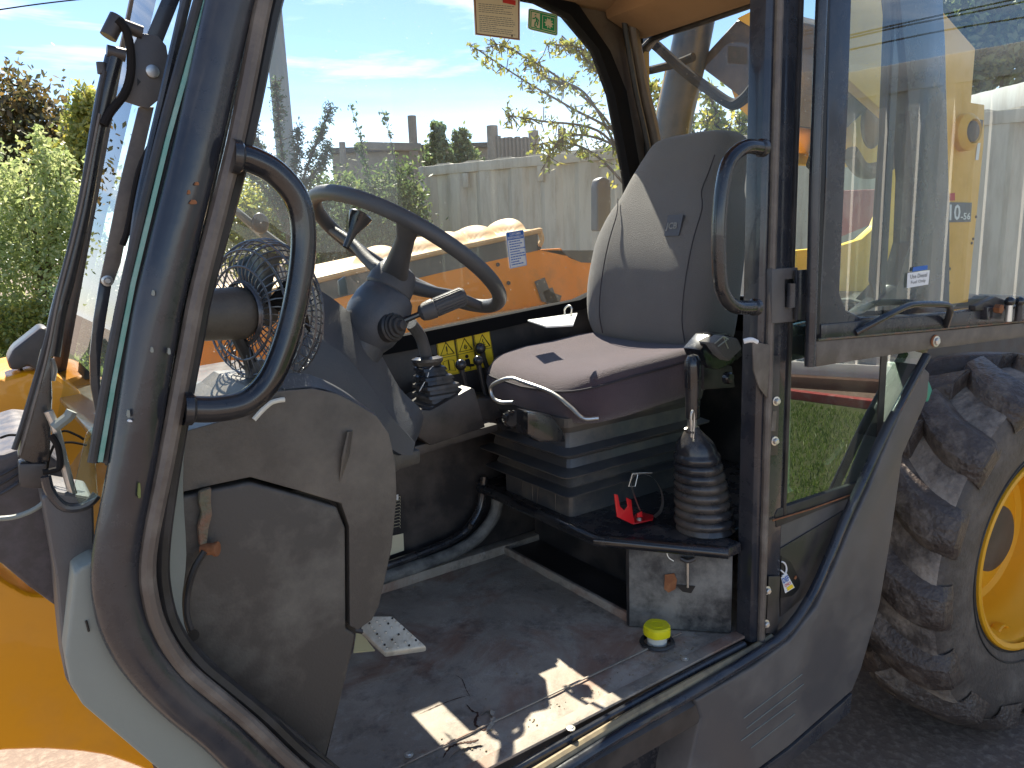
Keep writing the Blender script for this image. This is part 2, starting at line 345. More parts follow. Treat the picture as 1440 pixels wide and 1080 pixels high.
def loft(rings, closed_ring=True, cap=True):
    S = len(rings[0]); v = [p for r in rings for p in r]; f = []
    for i in range(len(rings)-1):
        for k in range(S if closed_ring else S-1): f.append((i*S+k, i*S+(k+1) % S, (i+1)*S+(k+1) % S, (i+1)*S+k))
    if cap and closed_ring: f += [tuple(range(S))[::-1], tuple((len(rings)-1)*S+k for k in range(S))]
    return G().add(v, f)
def sphere(c, r, seg=16, rings=10, sc=(1,1,1)):
    g = lathe([(-r*math.cos(math.pi*i/rings), r*math.sin(math.pi*i/rings)) for i in range(rings+1)], (0,0,0), (0,0,1), seg)
    g.v = [V((p.x*sc[0], p.y*sc[1], p.z*sc[2]))+Vector(c) for p in g.v]; return g
def rrect(w, h, r, n=5):
    out = []
    for cx, cy, a in ((w/2-r, h/2-r, 0), (-w/2+r, h/2-r, 90), (-w/2+r, -h/2+r, 180), (w/2-r, -h/2+r, 270)):
        for k in range(n+1):
            t = math.radians(a+90*k/n); out.append((cx+r*math.cos(t), cy+r*math.sin(t)))
    return out
def panel_with_hole(outer, inner, d):
    """frame: outer and inner polygons with the same count of points, extruded by d"""
    k = len(outer); d = Vector(d); v = list(outer)+list(inner)+[p+d for p in outer]+[p+d for p in inner]; f = []
    for i in range(k):
        j = (i+1) % k; f += [(i, j, k+j, k+i), (2*k+i, 3*k+i, 3*k+j, 2*k+j), (i, 2*k+i, 2*k+j, j), (k+i, k+j, 3*k+j, 3*k+i)]
    return G().add(v, f)
def text_mesh(txt, size, o, xdir, ydir, align='LEFT', extrude=.0003, bold=0):
    """flat lettering on a surface: o origin, xdir reading direction, ydir up"""
    c = bpy.data.curves.new('lettering', 'FONT'); c.body = txt; c.size = size; c.extrude = extrude; c.offset = bold; c.align_x = align; c.resolution_u = 2
    t = bpy.data.objects.new('lettering', c); COL.objects.link(t); bpy.context.view_layer.update()
    me = bpy.data.meshes.new_from_object(t.evaluated_get(bpy.context.evaluated_depsgraph_get()))
    x = Vector(xdir).normalized(); y = Vector(ydir); y = (y - x*y.dot(x)).normalized(); z = x.cross(y); o = Vector(o)
    g = G(); g.add([o + x*v.co.x + y*v.co.y + z*v.co.z for v in me.vertices], [tuple(p.vertices) for p in me.polygons])
    COL.objects.unlink(t); bpy.data.objects.remove(t); bpy.data.curves.remove(c); bpy.data.meshes.remove(me)
    return g
def quad_uv(q, u, v):      # bilinear point in quad q = [tl, tr, br, bl]
    return q[0]*(1-u)*(1-v)+q[1]*u*(1-v)+q[2]*u*v+q[3]*(1-u)*v

exec_order = []
# ================================================================ SETTING
def PT(px, py, D): return Vector(CAM + (ROT @ _ray(px, py))*D)      # point D metres deep along the view axis
def plane_mat(name, c1, c2, c3, s1=.6, s2=9, bump=.6):
    m = mat(name, c1, .9, dirt=c3, dscale=s2, damt=.8, bump=bump, bscale=30, col2=c2, c2scale=s1, dlo=.48, dhi=.68); return m
gm = plane_mat('gravelly_asphalt', (.15,.108,.084), (.24,.175,.13), (.36,.29,.22), .8, 30)
gv = []; gf = []
xs = [-300,-60,-20,-8,-4,-2,0,2,4,6,8,12,20,60,300]
for i, x in enumerate(xs):
    for j, y in enumerate(xs): gv.append((x, y, GZ))
n = len(xs)
for i in range(n-1):
    for j in range(n-1): gf.append((i*n+j, (i+1)*n+j, (i+1)*n+j+1, i*n+j+1))
obj('ground', gv, gf, gm, smooth=0, kind='structure')
turf = plane_mat('turf_soil', (.05,.075,.02), (.07,.10,.03), (.10,.10,.04), 2, 20)
obj('lawn', [(3.0,-9,GZ+.004),(7.2,-9,GZ+.004),(7.52,-2.7,GZ+.004),(7.75,-1.0,GZ+.004),(3.4,-1.35,GZ+.004)], [(0,1,2,3,4)], turf, smooth=0, kind='structure')
def blades(name, pts, h, w, m):
    v = []; f = []
    for p in pts:
        a = random.random()*6.28; d = V((math.cos(a), math.sin(a), 0))*w; ln = V((random.uniform(-.5,.5), random.uniform(-.5,.5), 1))*h*random.uniform(.5,1.2)
        k = len(v); v += [p-d, p+d, p+ln]; f.append((k, k+1, k+2))
    o = obj(name, v, f, m, smooth=0, kind='stuff'); return o
pts = []
for _ in range(26000):
    x = random.uniform(3.2, 7.2); y = random.uniform(-6.5, -1.5); pts.append(V((x, y, GZ+.003)))
blades('lawn_grass', pts, .05, .006, M['grass'])
# grassy bank beyond the machine on the left
def bank(name, u0, u1, v0, v1, hfun, m, nu=40, nv=24):
    v = []; f = []
    for i in range(nu+1):
        for j in range(nv+1):
            x = u0+(u1-u0)*i/nu; y = v0+(v1-v0)*j/nv; v.append((x, y, GZ+.006+hfun(x, y)))
    for i in range(nu):
        for j in range(nv): a = i*(nv+1)+j; f.append((a, a+nv+1, a+nv+2, a+1))
    return obj(name, v, f, m, kind='structure')
hf = lambda x, y: max(0, (1-math.exp(-(y-4.5)*.5))*.55*(1+.4*math.sin(x*.7+y*.3))) if y > 4.5 else 0
bank('grass_bank', -14, 4.2, 4.5, 26, hf, plane_mat('bank_soil', (.09,.10,.04), (.16,.15,.07), (.24,.20,.12), .5, 8))
pts = []
for _ in range(24000):
    x = random.uniform(-6, 3.8); y = 4.6+random.random()**1.5*9; pts.append(V((x, y, GZ+hf(x, y))))
blades('bank_grass', pts, .22, .012, M['grass_far'])

# ---------------------------------------------------------------- containers
def corrugated(P, u, nrmv, length, z0, z1, pitch, depth, ratio=(.34,.16,.34,.16)):
    """corrugated steel wall from P along u; returns geometry"""
    prof = []; s = 0
    while s < length-1e-6:
        a = [0, ratio[0], ratio[0]+ratio[1], ratio[0]+ratio[1]+ratio[2]]
        for fr, d in zip(a, (0, 0, -depth, -depth)):
            if s+fr*pitch <= length: prof.append((s+fr*pitch, d))
        s += pitch
    prof.append((length, 0)); g = G()
    v = []; 
    for s, d in prof:
        b = V(P)+V(u)*s+V(nrmv)*d; v += [V((b.x, b.y, z0)), V((b.x, b.y, z1))]
    return g.add(v, [(2*i, 2*i+2, 2*i+3, 2*i+1) for i in range(len(prof)-1)])
def container(name, label, P, u, nv, length, width, z0, z1, pitch, m, depth=.04, header=.1, cat='shipping container', rh=1):
    u = V(u).normalized(); nv = V(nv).normalized(); P = V(P)
    root = empty(name, (P.x, P.y, z0), label, cat)
    corrugated(P-nv*.01, u, nv, length, z0+.16, z1-header, pitch, depth).obj('corrugated_wall', m, root, smooth=0)
    q = P-nv*(width)
    corrugated(q, u, -nv, length, z0+.16, z1-.1, pitch, depth).obj('corrugated_wall', m, root, smooth=0)
    zc = lambda p, z: V((p.x, p.y, z))
    obox(zc(P, z1-header/2)-nv*.03, zc(P+u*length, z1-header/2)-nv*.03, .07, header, bevel=.008).obj('top_rail', m, root)
    obox(zc(P, z0+.08)-nv*.03, zc(P+u*length, z0+.08)-nv*.03, .07, .16, bevel=.008).obj('bottom_rail', m, root)
    for s in (0.05, length-.05):
        for w in (.06, width-.06):
            c = P+u*s-nv*w; box((c.x, c.y, (z0+z1)/2), (.14,.14,z1-z0+.01), .01).obj('corner_post', m, root)
    for s in (.1, length-.1):
        a = P+u*s-nv*.12; b = P+u*s-nv*(width-.12)
        obox(zc(a, (z0+z1)/2), zc(b, (z0+z1)/2), .02, z1-z0-.1).obj('end_panel', m, root, smooth=0)
    # roof with cross corrugations whose ends show above the rail
    g = G(); s = .1; rp = pitch*1.0
    while s+rp < length:
        A = P+u*s-nv*.02; B = A-nv*(width-.04)
        v = []
        for t, h in ((0,0),(.25,0),(.4,.035),(.75,.035),(.9,0),(1,0)):
            v += [zc(A+u*rp*t, z1+.004+h*rh), zc(B+u*rp*t, z1+.004+h*rh), zc(A+u*rp*t, z1-.02)]
        f = []
        for i in range(5): f += [(3*i, 3*i+3, 3*i+4, 3*i+1), (3*i, 3*i+2, 3*i+5, 3*i+3)]
        g.add(v, f); s += rp
    g.obj('roof', m, root, smooth=0)
    return root
wd = V((.4,.9165,0)).normalized(); wn = V((-wd.y, wd.x, 0))       # its face looks towards -x
white = container('shipping_container', 'long white corrugated shipping container standing on a brown timber sleeper beyond the rear wheel', V((8,-4.4,0))-wd*4.2, wd, wn, 15.5, 2.6, GZ+.14, 2.78, .345, M['white'], .065, .30, rh=.1)
a = V((8,-4.4,GZ+.07))-wd*4.25+wn*.05
obox(a, a+wd*15.5, .2, .14, bevel=.01).obj('timber_sleeper', M['timber'], label='brown timber sleeper lying under the white container edge', cat='timber beam')
# painted kerb in front of the lawn's far side
g = obox((6.9,-7.4,GZ+.05), (7.95,0.2,GZ+.05), .12, .10, bevel=.012)
g.obj('kerb', M['kerbred'], label='low kerb painted faded red at the end of the lawn', cat='kerb')
b0 = PZ(590,235,2.1); b1 = PZ(866,208,2.1); bu = (b1-b0).normalized(); bn = V((bu.y, -bu.x, 0)); 
if bn.dot(Vector(CAM)-b0) < 0: bn = -bn
beige = container('shipping_container', 'weathered beige grey shipping container seen through the far cab window', b0, bu, bn, 12.2, 2.5, GZ, 2.1, .50, M['beige'], .05, .13, rh=.6)
for px, py in ((632,301),(641,0)): pass
for px, py in ((655,252),(760,242)):
    c = PD(px, py, b0, bn); vb = prism([c+bu*-.03+V((0,0,-.12)), c+bu*.06+V((0,0,-.12)), c+bu*.06+V((0,0,.08)), c+bu*-.03+V((0,0,.08))], bn*.04, .008)
    vb.obj('vent_box', M['beige'], beige)

# ---------------------------------------------------------------- vegetation
def leafmesh(name, C, size, m, parent=None, aspect=.5, **k):
    """one leaf-shaped quad per centre"""
    C = np.asarray(C); n = len(C); d = np.random.normal(size=(n,3)); d /= np.linalg.norm(d,axis=1)[:,None]
    e = np.random.normal(size=(n,3)); e -= d*(d*e).sum(1)[:,None]; e /= np.linalg.norm(e,axis=1)[:,None]
    s = (size*np.random.uniform(.6,1.3,n))[:,None]
    v = np.stack([C-d*s, C+e*s*aspect-d*s*.1, C+d*s, C-e*s*aspect-d*s*.1], 1).reshape(-1,3)
    lo = v.min(0); hi = v.max(0); c = (lo+hi)/2; 
    me = bpy.data.meshes.new(name); me.vertices.add(4*n); me.vertices.foreach_set('co', (v-c).astype(np.float32).ravel())
    me.loops.add(4*n); me.loops.foreach_set('vertex_index', np.arange(4*n, dtype=np.int32)); me.polygons.add(n)
    me.polygons.foreach_set('loop_start', np.arange(0, 4*n, 4, dtype=np.int32)); me.update(calc_edges=True); me.materials.append(m)
    o = bpy.data.objects.new(name, me); COL.objects.link(o); c = Vector(c); WPOS[o.name] = c
    if parent: o.parent = parent; o.location = c - WPOS[parent.name]
    else: o.location = c
    tag(o, **k); return o
def blob_pts(ells, n, clump=.25, per=26):
    """leaf centres in clumps inside ellipsoids given as (px, py, depth, rx_px, ry_px)"""
    out = []; wts = np.array([e[3]*e[4] for e in ells], float); wts /= wts.sum()
    for e, w in zip(ells, wts):
        px, py, D, rx, ry = e; c = np.array(PT(px, py, D)); k = D/FPX; ncl = max(3, int(n*w/per))
        r = np.random.normal(size=(ncl,3)); r /= np.linalg.norm(r,axis=1)[:,None]; r *= np.random.uniform(.25,1.08,(ncl,1))**.6
        X = ROT @ np.array([1,0,0]); Z = np.array([0,0,1.]); Y = np.cross(Z, X)
        cc = c + r[:,:1]*X*rx*k + r[:,1:2]*Y*min(rx,ry)*k + r[:,2:]*Z*ry*k
        q = cc[:,None,:] + np.random.normal(size=(ncl,per,3))*clump*min(rx,ry)*k*np.random.uniform(.5,1.2,(ncl,1,1))
        out.append(q.reshape(-1,3))
    return np.concatenate(out)
def plant(name, label, cat, ells, n, size, m, clump=.22, limbs=7, group=None, spread=1):
    D = ells[0][2]; allc = [PT(e[0], e[1], e[2]) for e in ells]; base = sum(allc, V((0,0,0)))/len(allc); base = V((base.x, base.y, GZ))
    root = empty(name, base, label, cat, group)
    top = max(c.z for c in allc); g = G(); h = top-GZ; r0 = max(.03, h*.022)
    mid = base+V((0,0,h*.45))
    g2 = tube([base, base+V((h*.01,0,h*.2)), mid, V((base.x, base.y, GZ+h*.9))], [r0, r0*.8, r0*.6, r0*.2], 8); g.add(g2.v, g2.f)
    for e in ells:
        c = PT(e[0], e[1], e[2])
        for _ in range(max(1, limbs//len(ells))):
            k = e[2]/FPX; q = c+V((random.uniform(-1,1)*e[3]*k*.7, random.uniform(-1,1)*e[3]*k*.5, random.uniform(-.6,.8)*e[4]*k))
            s = base+V((0,0,h*random.uniform(.2,.6))); w = (s+q)/2+V((0,0,-.06*h))
            t = tube([s, w, q], [r0*.45, r0*.3, r0*.1], 6, n=4); g.add(t.v, t.f)
    g.obj('trunk', M['bark'], root)
    leafmesh('crown', blob_pts(ells, n, clump), size, m, root)
    return root
def spray(name, label, cat, branches, m, size, per=26, rad=.012, spread=.07, base=None, leaf_from=.25, extra=None, aspect=.42, droop=0):
    """open-branched tree: each branch is a list of (px,py,depth) points with leaves along it"""
    P0 = PT(*branches[0][0]) if base is None else base
    root = empty(name, (P0.x, P0.y, GZ), label, cat); g = G(); C = []
    for br in branches:
        P = catmull([PT(*b) for b in br], 8); K = len(P)
        t = tube(P, [rad, rad*.35], 6, smoothp=False); g.add(t.v, t.f)
        for _ in range(per):
            f = leaf_from+(1-leaf_from)*random.random()**.8; i = min(K-2, int(f*(K-1))); p = P[i].lerp(P[i+1], random.random())
            d = V((random.gauss(0,1), random.gauss(0,1), random.gauss(0,1)-droop)).normalized()*spread*random.uniform(.3,1)
            tw = tube([p, p+d*.6, p+d], rad*.25, 4, smoothp=False, cap=False); g.add(tw.v, tw.f)
            for _ in range(3): C.append(p+d*random.uniform(.4,1.1)+V((random.gauss(0,1), random.gauss(0,1), random.gauss(0,1)))*spread*.18)
    tr = tube([V((P0.x, P0.y, GZ)), P0.lerp(V((P0.x,P0.y,GZ)), .5)+V((.03,.02,0)), P0], [rad*4, rad*3, rad*1.4], 8); g.add(tr.v, tr.f)
    g.obj('trunk', M['bark'], root); leafmesh('crown', [tuple(c) for c in C], size, m, root, aspect=aspect)
    return root
plant('tree', 'tall dark autumn tree with browning leaves at the far left edge', 'tree',
      [(15,165,19,62,58),(62,185,19,55,52),(-40,210,19,70,90),(95,235,19,48,50),(30,260,19,80,60)], 11000, .10, M['leaf_dark'], .38, 14)
plant('tree', 'slim yellow green tree top standing between the dark tree and the wiper', 'tree',
      [(122,150,14,20,34),(118,200,14,26,40),(100,260,14,40,46),(75,225,14,25,25),(150,270,14,22,30)], 6000, .065, M['leaf_yellow'], .3, 8)
plant('bush', 'large pale green willow bush at the left edge behind the orange arm', 'bush',
      [(40,300,9,75,75),(80,250,9,26,50),(-20,330,9,80,90),(30,400,9,90,80),(100,330,9,35,60),(60,215,9,14,30),(20,260,9,20,30)], 17000, .034, M['leaf_light'], .34, 16)
plant('bush', 'dark feathery juniper bush right of the pale willow bush', 'bush',
      [(128,440,8,46,70),(140,370,8,24,50),(165,470,8,50,60)], 12000, .022, M['leaf_conifer'], .2, 6)
plant('shrub', 'low yellow green shrub beside the grass under the pale willow bush', 'shrub', [(50,455,8.4,60,34),(10,470,8.4,40,34)], 8000, .028, M['leaf_yellow'], .25, 5)
plant('hedge_shrub', 'shrub covered in ivy left of the beige container', 'shrub',
      [(520,330,10,70,80),(470,300,10,40,60),(560,300,10,40,70),(500,380,10,90,50)], 22000, .035, M['leaf_mid'], .2, 6)
plant('hedge_shrub', 'hazy olive shrub seen behind the front grab handle', 'shrub',
      [(380,300,11,60,50),(330,330,11,50,50),(420,340,11,60,40)], 12000, .04, M['leaf_yellow'], .25, 5)
plant('sapling', 'leafy green sapling left of the tall wooden post above the container', 'sapling', [(616,195,13,11,30),(612,228,13,18,20)], 2600, .05, M['leaf_mid'], .3, 4)
plant('sapling', 'shorter green sapling next to the first one above the container', 'sapling', [(648,208,13,11,26),(655,230,13,20,16)], 2400, .05, M['leaf_mid'], .3, 4)
spray('conifer', 'thin conifer with upswept sprays growing round the power pole', 'conifer',
      [[(405,330,9.5),(400,250,9.5),(392,170,9.5),(388,112,9.5)],[(405,330,9.5),(380,250,9.5),(362,200,9.5),(350,162,9.5)],[(405,320,9.5),(430,240,9.5),(450,190,9.5),(466,150,9.5)],
       [(405,340,9.5),(425,270,9.5),(452,230,9.5),(462,205,9.5)],[(405,330,9.5),(375,270,9.5),(352,240,9.5),(345,215,9.5)],[(405,330,9.5),(415,240,9.5),(420,180,9.5)],[(405,340,9.5),(395,280,9.5),(372,235,9.5)]],
      M['leaf_conifer'], .024, per=260, rad=.02, spread=.12, leaf_from=.1)
spray('shrub', 'bare twiggy shrub with two upright shoots above the wheel rim', 'shrub',
      [[(520,260,10),(508,200,10),(492,145,10)],[(560,260,10),(550,200,10),(538,155,10)],[(525,255,10),(512,225,10),(500,205,10)]], M['leaf_mid'], .035, per=26, rad=.008, spread=.08, leaf_from=.3)
spray('tree', 'sparse tree with arching branches and yellowing leaves over the beige container', 'tree',
      [[(905,290,8.5),(880,200,8.5),(800,150,8.5),(740,115,8.5),(660,62,8.5)],[(905,290,8.5),(860,180,8.5),(800,120,8.5),(730,75,8.5),(692,60,8.5)],
       [(905,290,8.5),(870,150,8.5),(830,90,8.5),(790,50,8.5)],[(905,290,8.5),(850,190,8.5),(760,170,8.5),(715,162,8.5)],[(905,290,8.5),(890,150,8.5),(868,90,8.5),(845,40,8.5)],
       [(905,290,8.5),(840,220,8.5),(790,200,8.5),(745,205,8.5)],[(905,290,8.5),(870,210,8.5),(800,190,8.5),(770,225,8.5)],[(905,290,8.5),(830,140,8.5),(770,110,8.5),(740,80,8.5)],[(905,290,8.5),(860,120,8.5),(820,70,8.5),(770,62,8.5)]],
      M['leaf_yellow'], .042, per=62, rad=.020, spread=.17, leaf_from=.22, aspect=.4, droop=.5)
spray('tree', 'yellow green tree behind the seat seen through the rear window', 'tree',
      [[(1010,260,10),(985,200,10),(950,160,10),(900,110,10)],[(1010,260,10),(1010,190,10),(1000,140,10),(960,90,10)],[(1010,260,10),(1040,190,10),(1050,150,10)],[(1010,260,10),(960,215,10),(910,190,10)],
       [(1010,260,10),(1025,200,10),(990,170,10)],[(1010,260,10),(1060,200,10),(1075,150,10)],[(1010,260,10),(930,200,10),(895,150,10)]],
      M['leaf_yellow'], .06, per=90, rad=.03, spread=.24, leaf_from=.2, aspect=.45)
plant('tree', 'leafy tree rising behind the white container at the right edge', 'tree',
      [(1390,60,17,70,60),(1440,20,17,60,60),(1480,90,17,60,60),(1345,110,17,40,40),(1340,20,17,60,50)], 13000, .10, M['leaf_mid'], .3, 10)
# power pole and wires
pb = PT(412,330,13); pole = empty('power_pole', (pb.x, pb.y, GZ), 'tall grey wooden power pole rising behind the windscreen', 'power pole')
tube([V((pb.x,pb.y,GZ)), V((pb.x,pb.y,9))], [.17,.13], 16, smoothp=False).obj('pole_shaft', M['polem'], pole)
obox((pb.x-1.1,pb.y,8.4), (pb.x+1.1,pb.y,8.4), .1, .12, bevel=.01).obj('crossarm', M['polem'], pole)
for q in (-.9,.9): lathe([(0,.03),(.04,.05),(.08,.03),(.12,.045),(.15,.02)], (pb.x+q,pb.y,8.46), (0,0,1), 10).obj('insulator', M['lab_grey'], pole)
tube([PT(-30,18,20), PT(60,5,20), PT(160,-6,20)], .018, 6).obj('overhead_wire', M['hose'], label='single dark wire crossing the sky in the top left corner', cat='wire')
for k in range(2): tube([PT(-30,160+k*7,40), PT(120,158+k*7,40)], .012, 5, smoothp=False).obj('overhead_wire', M['hose'], label=('upper' if k == 0 else 'lower')+' of two thin faint wires in front of the dark autumn tree', cat='wire')
# post and rail ruin beyond the container
def post(name, label, px, y0, y1, D, w, cat='post', group=None):
    a = PT(px, y0, D); return tube([V((a.x,a.y,GZ)), V((a.x,a.y,a.z))], w, 12, smoothp=False).obj(name, M['post'], label=label, cat=cat, group=group)
post('wooden_post', 'tallest round wooden post, left of the saplings above the container', 579, 163, 240, 14.5, .085, group='weathered posts beyond the container')
post('wooden_post', 'thick round post right of the saplings with a grey board screen beside it', 692, 177, 240, 14.5, .11, group='weathered posts beyond the container')
post('wooden_post', 'weathered post at the right end of the grey board screen', 750, 184, 230, 14.5, .10, group='weathered posts beyond the container')
post('wooden_post', 'post half hidden by the yellowing branches over the container', 790, 181, 230, 14.5, .08, group='weathered posts beyond the container')
post('wooden_post', 'short post at the left end of the horizontal rail', 507, 201, 260, 14.2, .10, group='weathered posts beyond the container')
post('wooden_post', 'small post standing left of the horizontal rail beside the conifer', 481, 200, 240, 14.2, .06, group='weathered posts beyond the container')
obox(PT(506,205,14.2), PT(592,207,14.2), .12, .14, bevel=.01).obj('rail', M['post'], label='horizontal weathered timber rail between two posts left of the saplings', cat='rail')
fen = empty('board_screen', PT(722,240,14.6), 'grey board screen standing between the thick post and the next post', 'fence')
for i in range(9):
    x = 702+i*5.4; t = 194+random.uniform(-2,2)
    a = PT(x, 240, 14.6); b = PT(x, t, 14.6); box((a.x,a.y,(GZ+b.z)/2), (.085,.085,b.z-GZ), .004).obj('board', M['post'], fen)
shed = empty('shed', PT(560,250,16), 'low dark shed wall behind the ivy shrub', 'shed')
a = PT(470,215,16.5); b = PT(700,212,16.5); obox(V((a.x,a.y,(a.z+GZ)/2)), V((b.x,b.y,(a.z+GZ)/2)), .5, a.z-GZ).obj('wall', M['post'], shed)
obox(V((a.x,a.y,a.z)), V((b.x,b.y,a.z)), .9, .1).obj('roof', M['dark'], shed)
# wires seen mirrored in the open door
_a = math.radians(6.6); DP0 = V((1.573,-.05,0)); DT = V((math.cos(_a), -math.sin(_a), 0)); DN = V((DT.y, -DT.x, 0))
def MIR(px, py, s):
    q = PD(px, py, DP0, DN); r = Vector(ROT @ _ray(px, py)); rr = r - DN*(2*r.dot(DN)); return q + rr*s
for w, lb in (([(1180,53),(1268,33),(1384,8),(1460,-8)], 'topmost overhead cable mirrored in the open door glass'), ([(1180,57),(1268,37),(1384,14),(1460,-2)], 'middle overhead cable mirrored in the open door glass, close under the topmost'), ([(1180,73),(1326,43),(1460,21)], 'lowest overhead cable mirrored in the open door glass')):
    tube([MIR(x, y, 16) for x, y in w], .022, 6).obj('overhead_cable', M['hose'], label=lb, cat='cable', group='overhead cables behind the camera')
# ================================================================ TELEHANDLER
T = empty('telehandler', (1.0, .45, GZ), 'yellow and black telehandler with its cab door swung open, seat and steering wheel showing', 'telehandler')
def pts(fn, L, c): return [fn(x, y, c) for x, y in L]
# chassis under the cab and the rear body that carries the wheel
prism([V((.35,.30,-.10)), V((4.3,.30,-.10)), V((4.3,.30,-.52)), V((.6,.30,-.56)), V((.35,.30,-.40))], (0,.75,0), .02).obj('chassis', M['dark'], T)
prism([V((2.35,.50,.55)), V((3.2,.50,.72)), V((4.5,.50,.62)), V((4.6,.50,-.35)), V((2.35,.50,-.35))], (0,.55,0), .04, 3).obj('rear_body', M['dark'], T)
prism([V((2.2,.50,1.05)), V((3.3,.50,1.45)), V((3.5,.50,1.15)), V((2.5,.50,.80))], (0,.32,0), .02).obj('boom_root', M['orange'], T) if False else None
# ---- front pillar: fat rounded tube, seal groove, ridge, inner channel
main = [(347,-60),(324,0),(279,200),(230,400),(214,480),(187,650),(164,780),(167,850),(186,902),(218,947),(258,987),(306,1027),(360,1079),(440,1140),(560,1210)]
ridge = [(392,-60),(371,0),(331,200),(281,400),(265,480),(233,650),(208,780),(213,850),(232,900),(262,942),(303,977),(352,1018),(410,1073),(470,1120),(580,1180)]
inner = [(410,-60),(386,0),(344,200),(290,400),(274,480),(243,650),(226,780),(232,850),(250,895),(282,935),(322,968),(372,1010),(432,1066),(500,1115)]
tube(pts(PY, main, -.012), .0292, 24, n=5, up=(0,1,0), flat=(.8,1)).obj('front_pillar', M['frame'], T)
tube([p.lerp(q, .5)+V((0,.012,0)) for p, q in zip(pts(PY, main, -.012), pts(PY, ridge, -.012))], .013, 8, n=5).obj('seal_groove', M['lab_k'], T)
tube(pts(PY, ridge, -.020), .0115, 10, n=5).obj('pillar_ridge', M['ridge'], T)
tube(pts(PY, inner, .004), .012, 8, n=5).obj('door_seal', M['rubber'], T)
for px, py, w, h, m_ in ((272,284,5,4,'rust'),(277,258,3,3,'rust'),(266,270,2,4,'rust'),(216,412,2,5,'greyp'),(214,492,2,5,'greyp'),(238,494,2,6,'greyp'),(181,582,2,7,'greyp'),(183,592,3,2,'lab_w'),(196,690,2,14,'paintmark')):
    c = PY(px, py, -.0415 if 1 else 0); a = [PY(px+w*math.cos(t)*(1+.3*math.sin(3*t)), py+h*math.sin(t)*(1+.25*math.cos(2*t)), -.0400) for t in [i*math.tau/9 for i in range(9)]]
    prism(a, (0,.006,0)).obj('paint_chip', M[m_], T, smooth=0)
# inner flange of the pillar (plane between pillar and dashboard)
fl_o = [(345,200),(291,400),(275,480),(243,650),(226,780),(232,850),(250,895),(290,938),(330,972),(372,1008),(440,1068),(520,1130)]
fl_i = [(352,200),(298,400),(281,480),(258,650),(262,780),(256,850),(268,900),(312,950),(350,985),(397,1028),(460,1078),(545,1140)]
g = G(); A = catmull(pts(PY, fl_o, .012), 4); B = catmull(pts(PY, fl_i, .05), 4)
g.add(A+B, [(i, i+1, len(A)+i+1, len(A)+i) for i in range(len(A)-1)]); g.obj('pillar_flange', M['greyp'], T)
# grab handles
def rail_handle(name, P, r, parent, m='gloss', feet=True):
    o = tube(P, r, 18, n=8).obj(name, M[m], parent)
    if feet:
        for a, b in ((P[0], P[1]), (P[-1], P[-2])):
            d = (b-a).normalized(); lathe([(-.004,r*1.25),(.006,r*1.25),(.010,r*1.02)], a, d, 16).obj('weld_collar', M[m], o)
    return o
H1 = [(330,220),(352,224),(386,242),(415,275),(426,315),(425,370),(413,440),(395,500),(375,540),(345,566),(305,575),(262,575)]
rail_handle('grab_handle', pts(PY, H1, -.03), .0178, T)
H2 = [(1072,208),(1048,207),(1026,226),(1016,262),(1011,320),(1012,385),(1018,414),(1034,431),(1062,432)]
rail_handle('grab_handle', pts(PY, H2, -.045), .0150, T)

# ---- rear door pillar
zb, zt = -.01, 1.78
def post_prof(P, z0, z1, bev=.004): return prism([V((x, y, z0)) for x, y in P], (0, 0, z1-z0), bev)
post_prof([(1.448,.050),(1.448,.008),(1.458,.0),(1.472,-.004),(1.472,.050)], zb, zt).obj('door_pillar', M['frame'], T)
tube([V((1.474,-.006,zb)), V((1.474,-.006,zt))], .0125, 12, smoothp=False, flat=(1,.8)).obj('pillar_ridge', M['ridge'], T)
post_prof([(1.484,-.004),(1.548,-.004),(1.548,.06),(1.484,.06)], zb, zt).obj('pillar_outer_face', M['frame'], T)
post_prof([(1.549,-.008),(1.562,-.008),(1.562,.03),(1.549,.03)], .3, zt).obj('door_seal', M['rubber'], T)
def bolt(c, d, r=.008, h=.008, m='zinc', parent=None, washer=True):
    d = Vector(d).normalized(); g = G()
    if washer: w = lathe([(0,0),(0,r*1.5),(.0025,r*1.5),(.003,r)], c, d, 14); g.add(w.v, w.f)
    w = lathe([(.0025,r),(h,r),(h+.0015,r*.75),(h+.0015,0)], c, d, 6); g.add(w.v, w.f)
    return g.obj('bolt', M[m], parent or T)
pl = []
for y0, y1, ym in ((500,640,0), (810,890,0)):
    a = PY(1080, y0, -.008); b = PY(1096, y0, -.008); c = PY(1092, y1, -.008); d = PY(1076, y1, -.008)
    st = prism([a, b, c, d], (0,-.003,0), .001).obj('striker_plate', M['dark'], T); pl.append(st)
for (x, y), s in (((1091,564),0), ((1089,620),0), ((1078,830),1), ((1076,877),1)): bolt(PY(x, y, -.012), (-.2,-1,0), .0075, .009, parent=pl[s])
prism(pts(PY, [(1086,578),(1092,578),(1090,606),(1084,606)], -.0125), (0,-.001,0)).obj('striker_slot', M['ridge'], pl[0])
prism(pts(PY, [(1074,838),(1079,838),(1076,868),(1071,868)], -.0125), (0,-.001,0)).obj('striker_slot', M['lab_k'], pl[1])
# stepped gusset plate on the pillar's inner side
prism(pts(PY, [(1057,480),(1082,485),(1077,560),(1066,545),(1058,520)], -.0105), (0,-.004,0), .001).obj('gusset_plate', M['ridge'], T)
tube([PY(1046,480,.0), PY(1056,478,-.01), PY(1064,481,-.012)], .006, 8).obj('paint_blob', M['lab_w'], T)

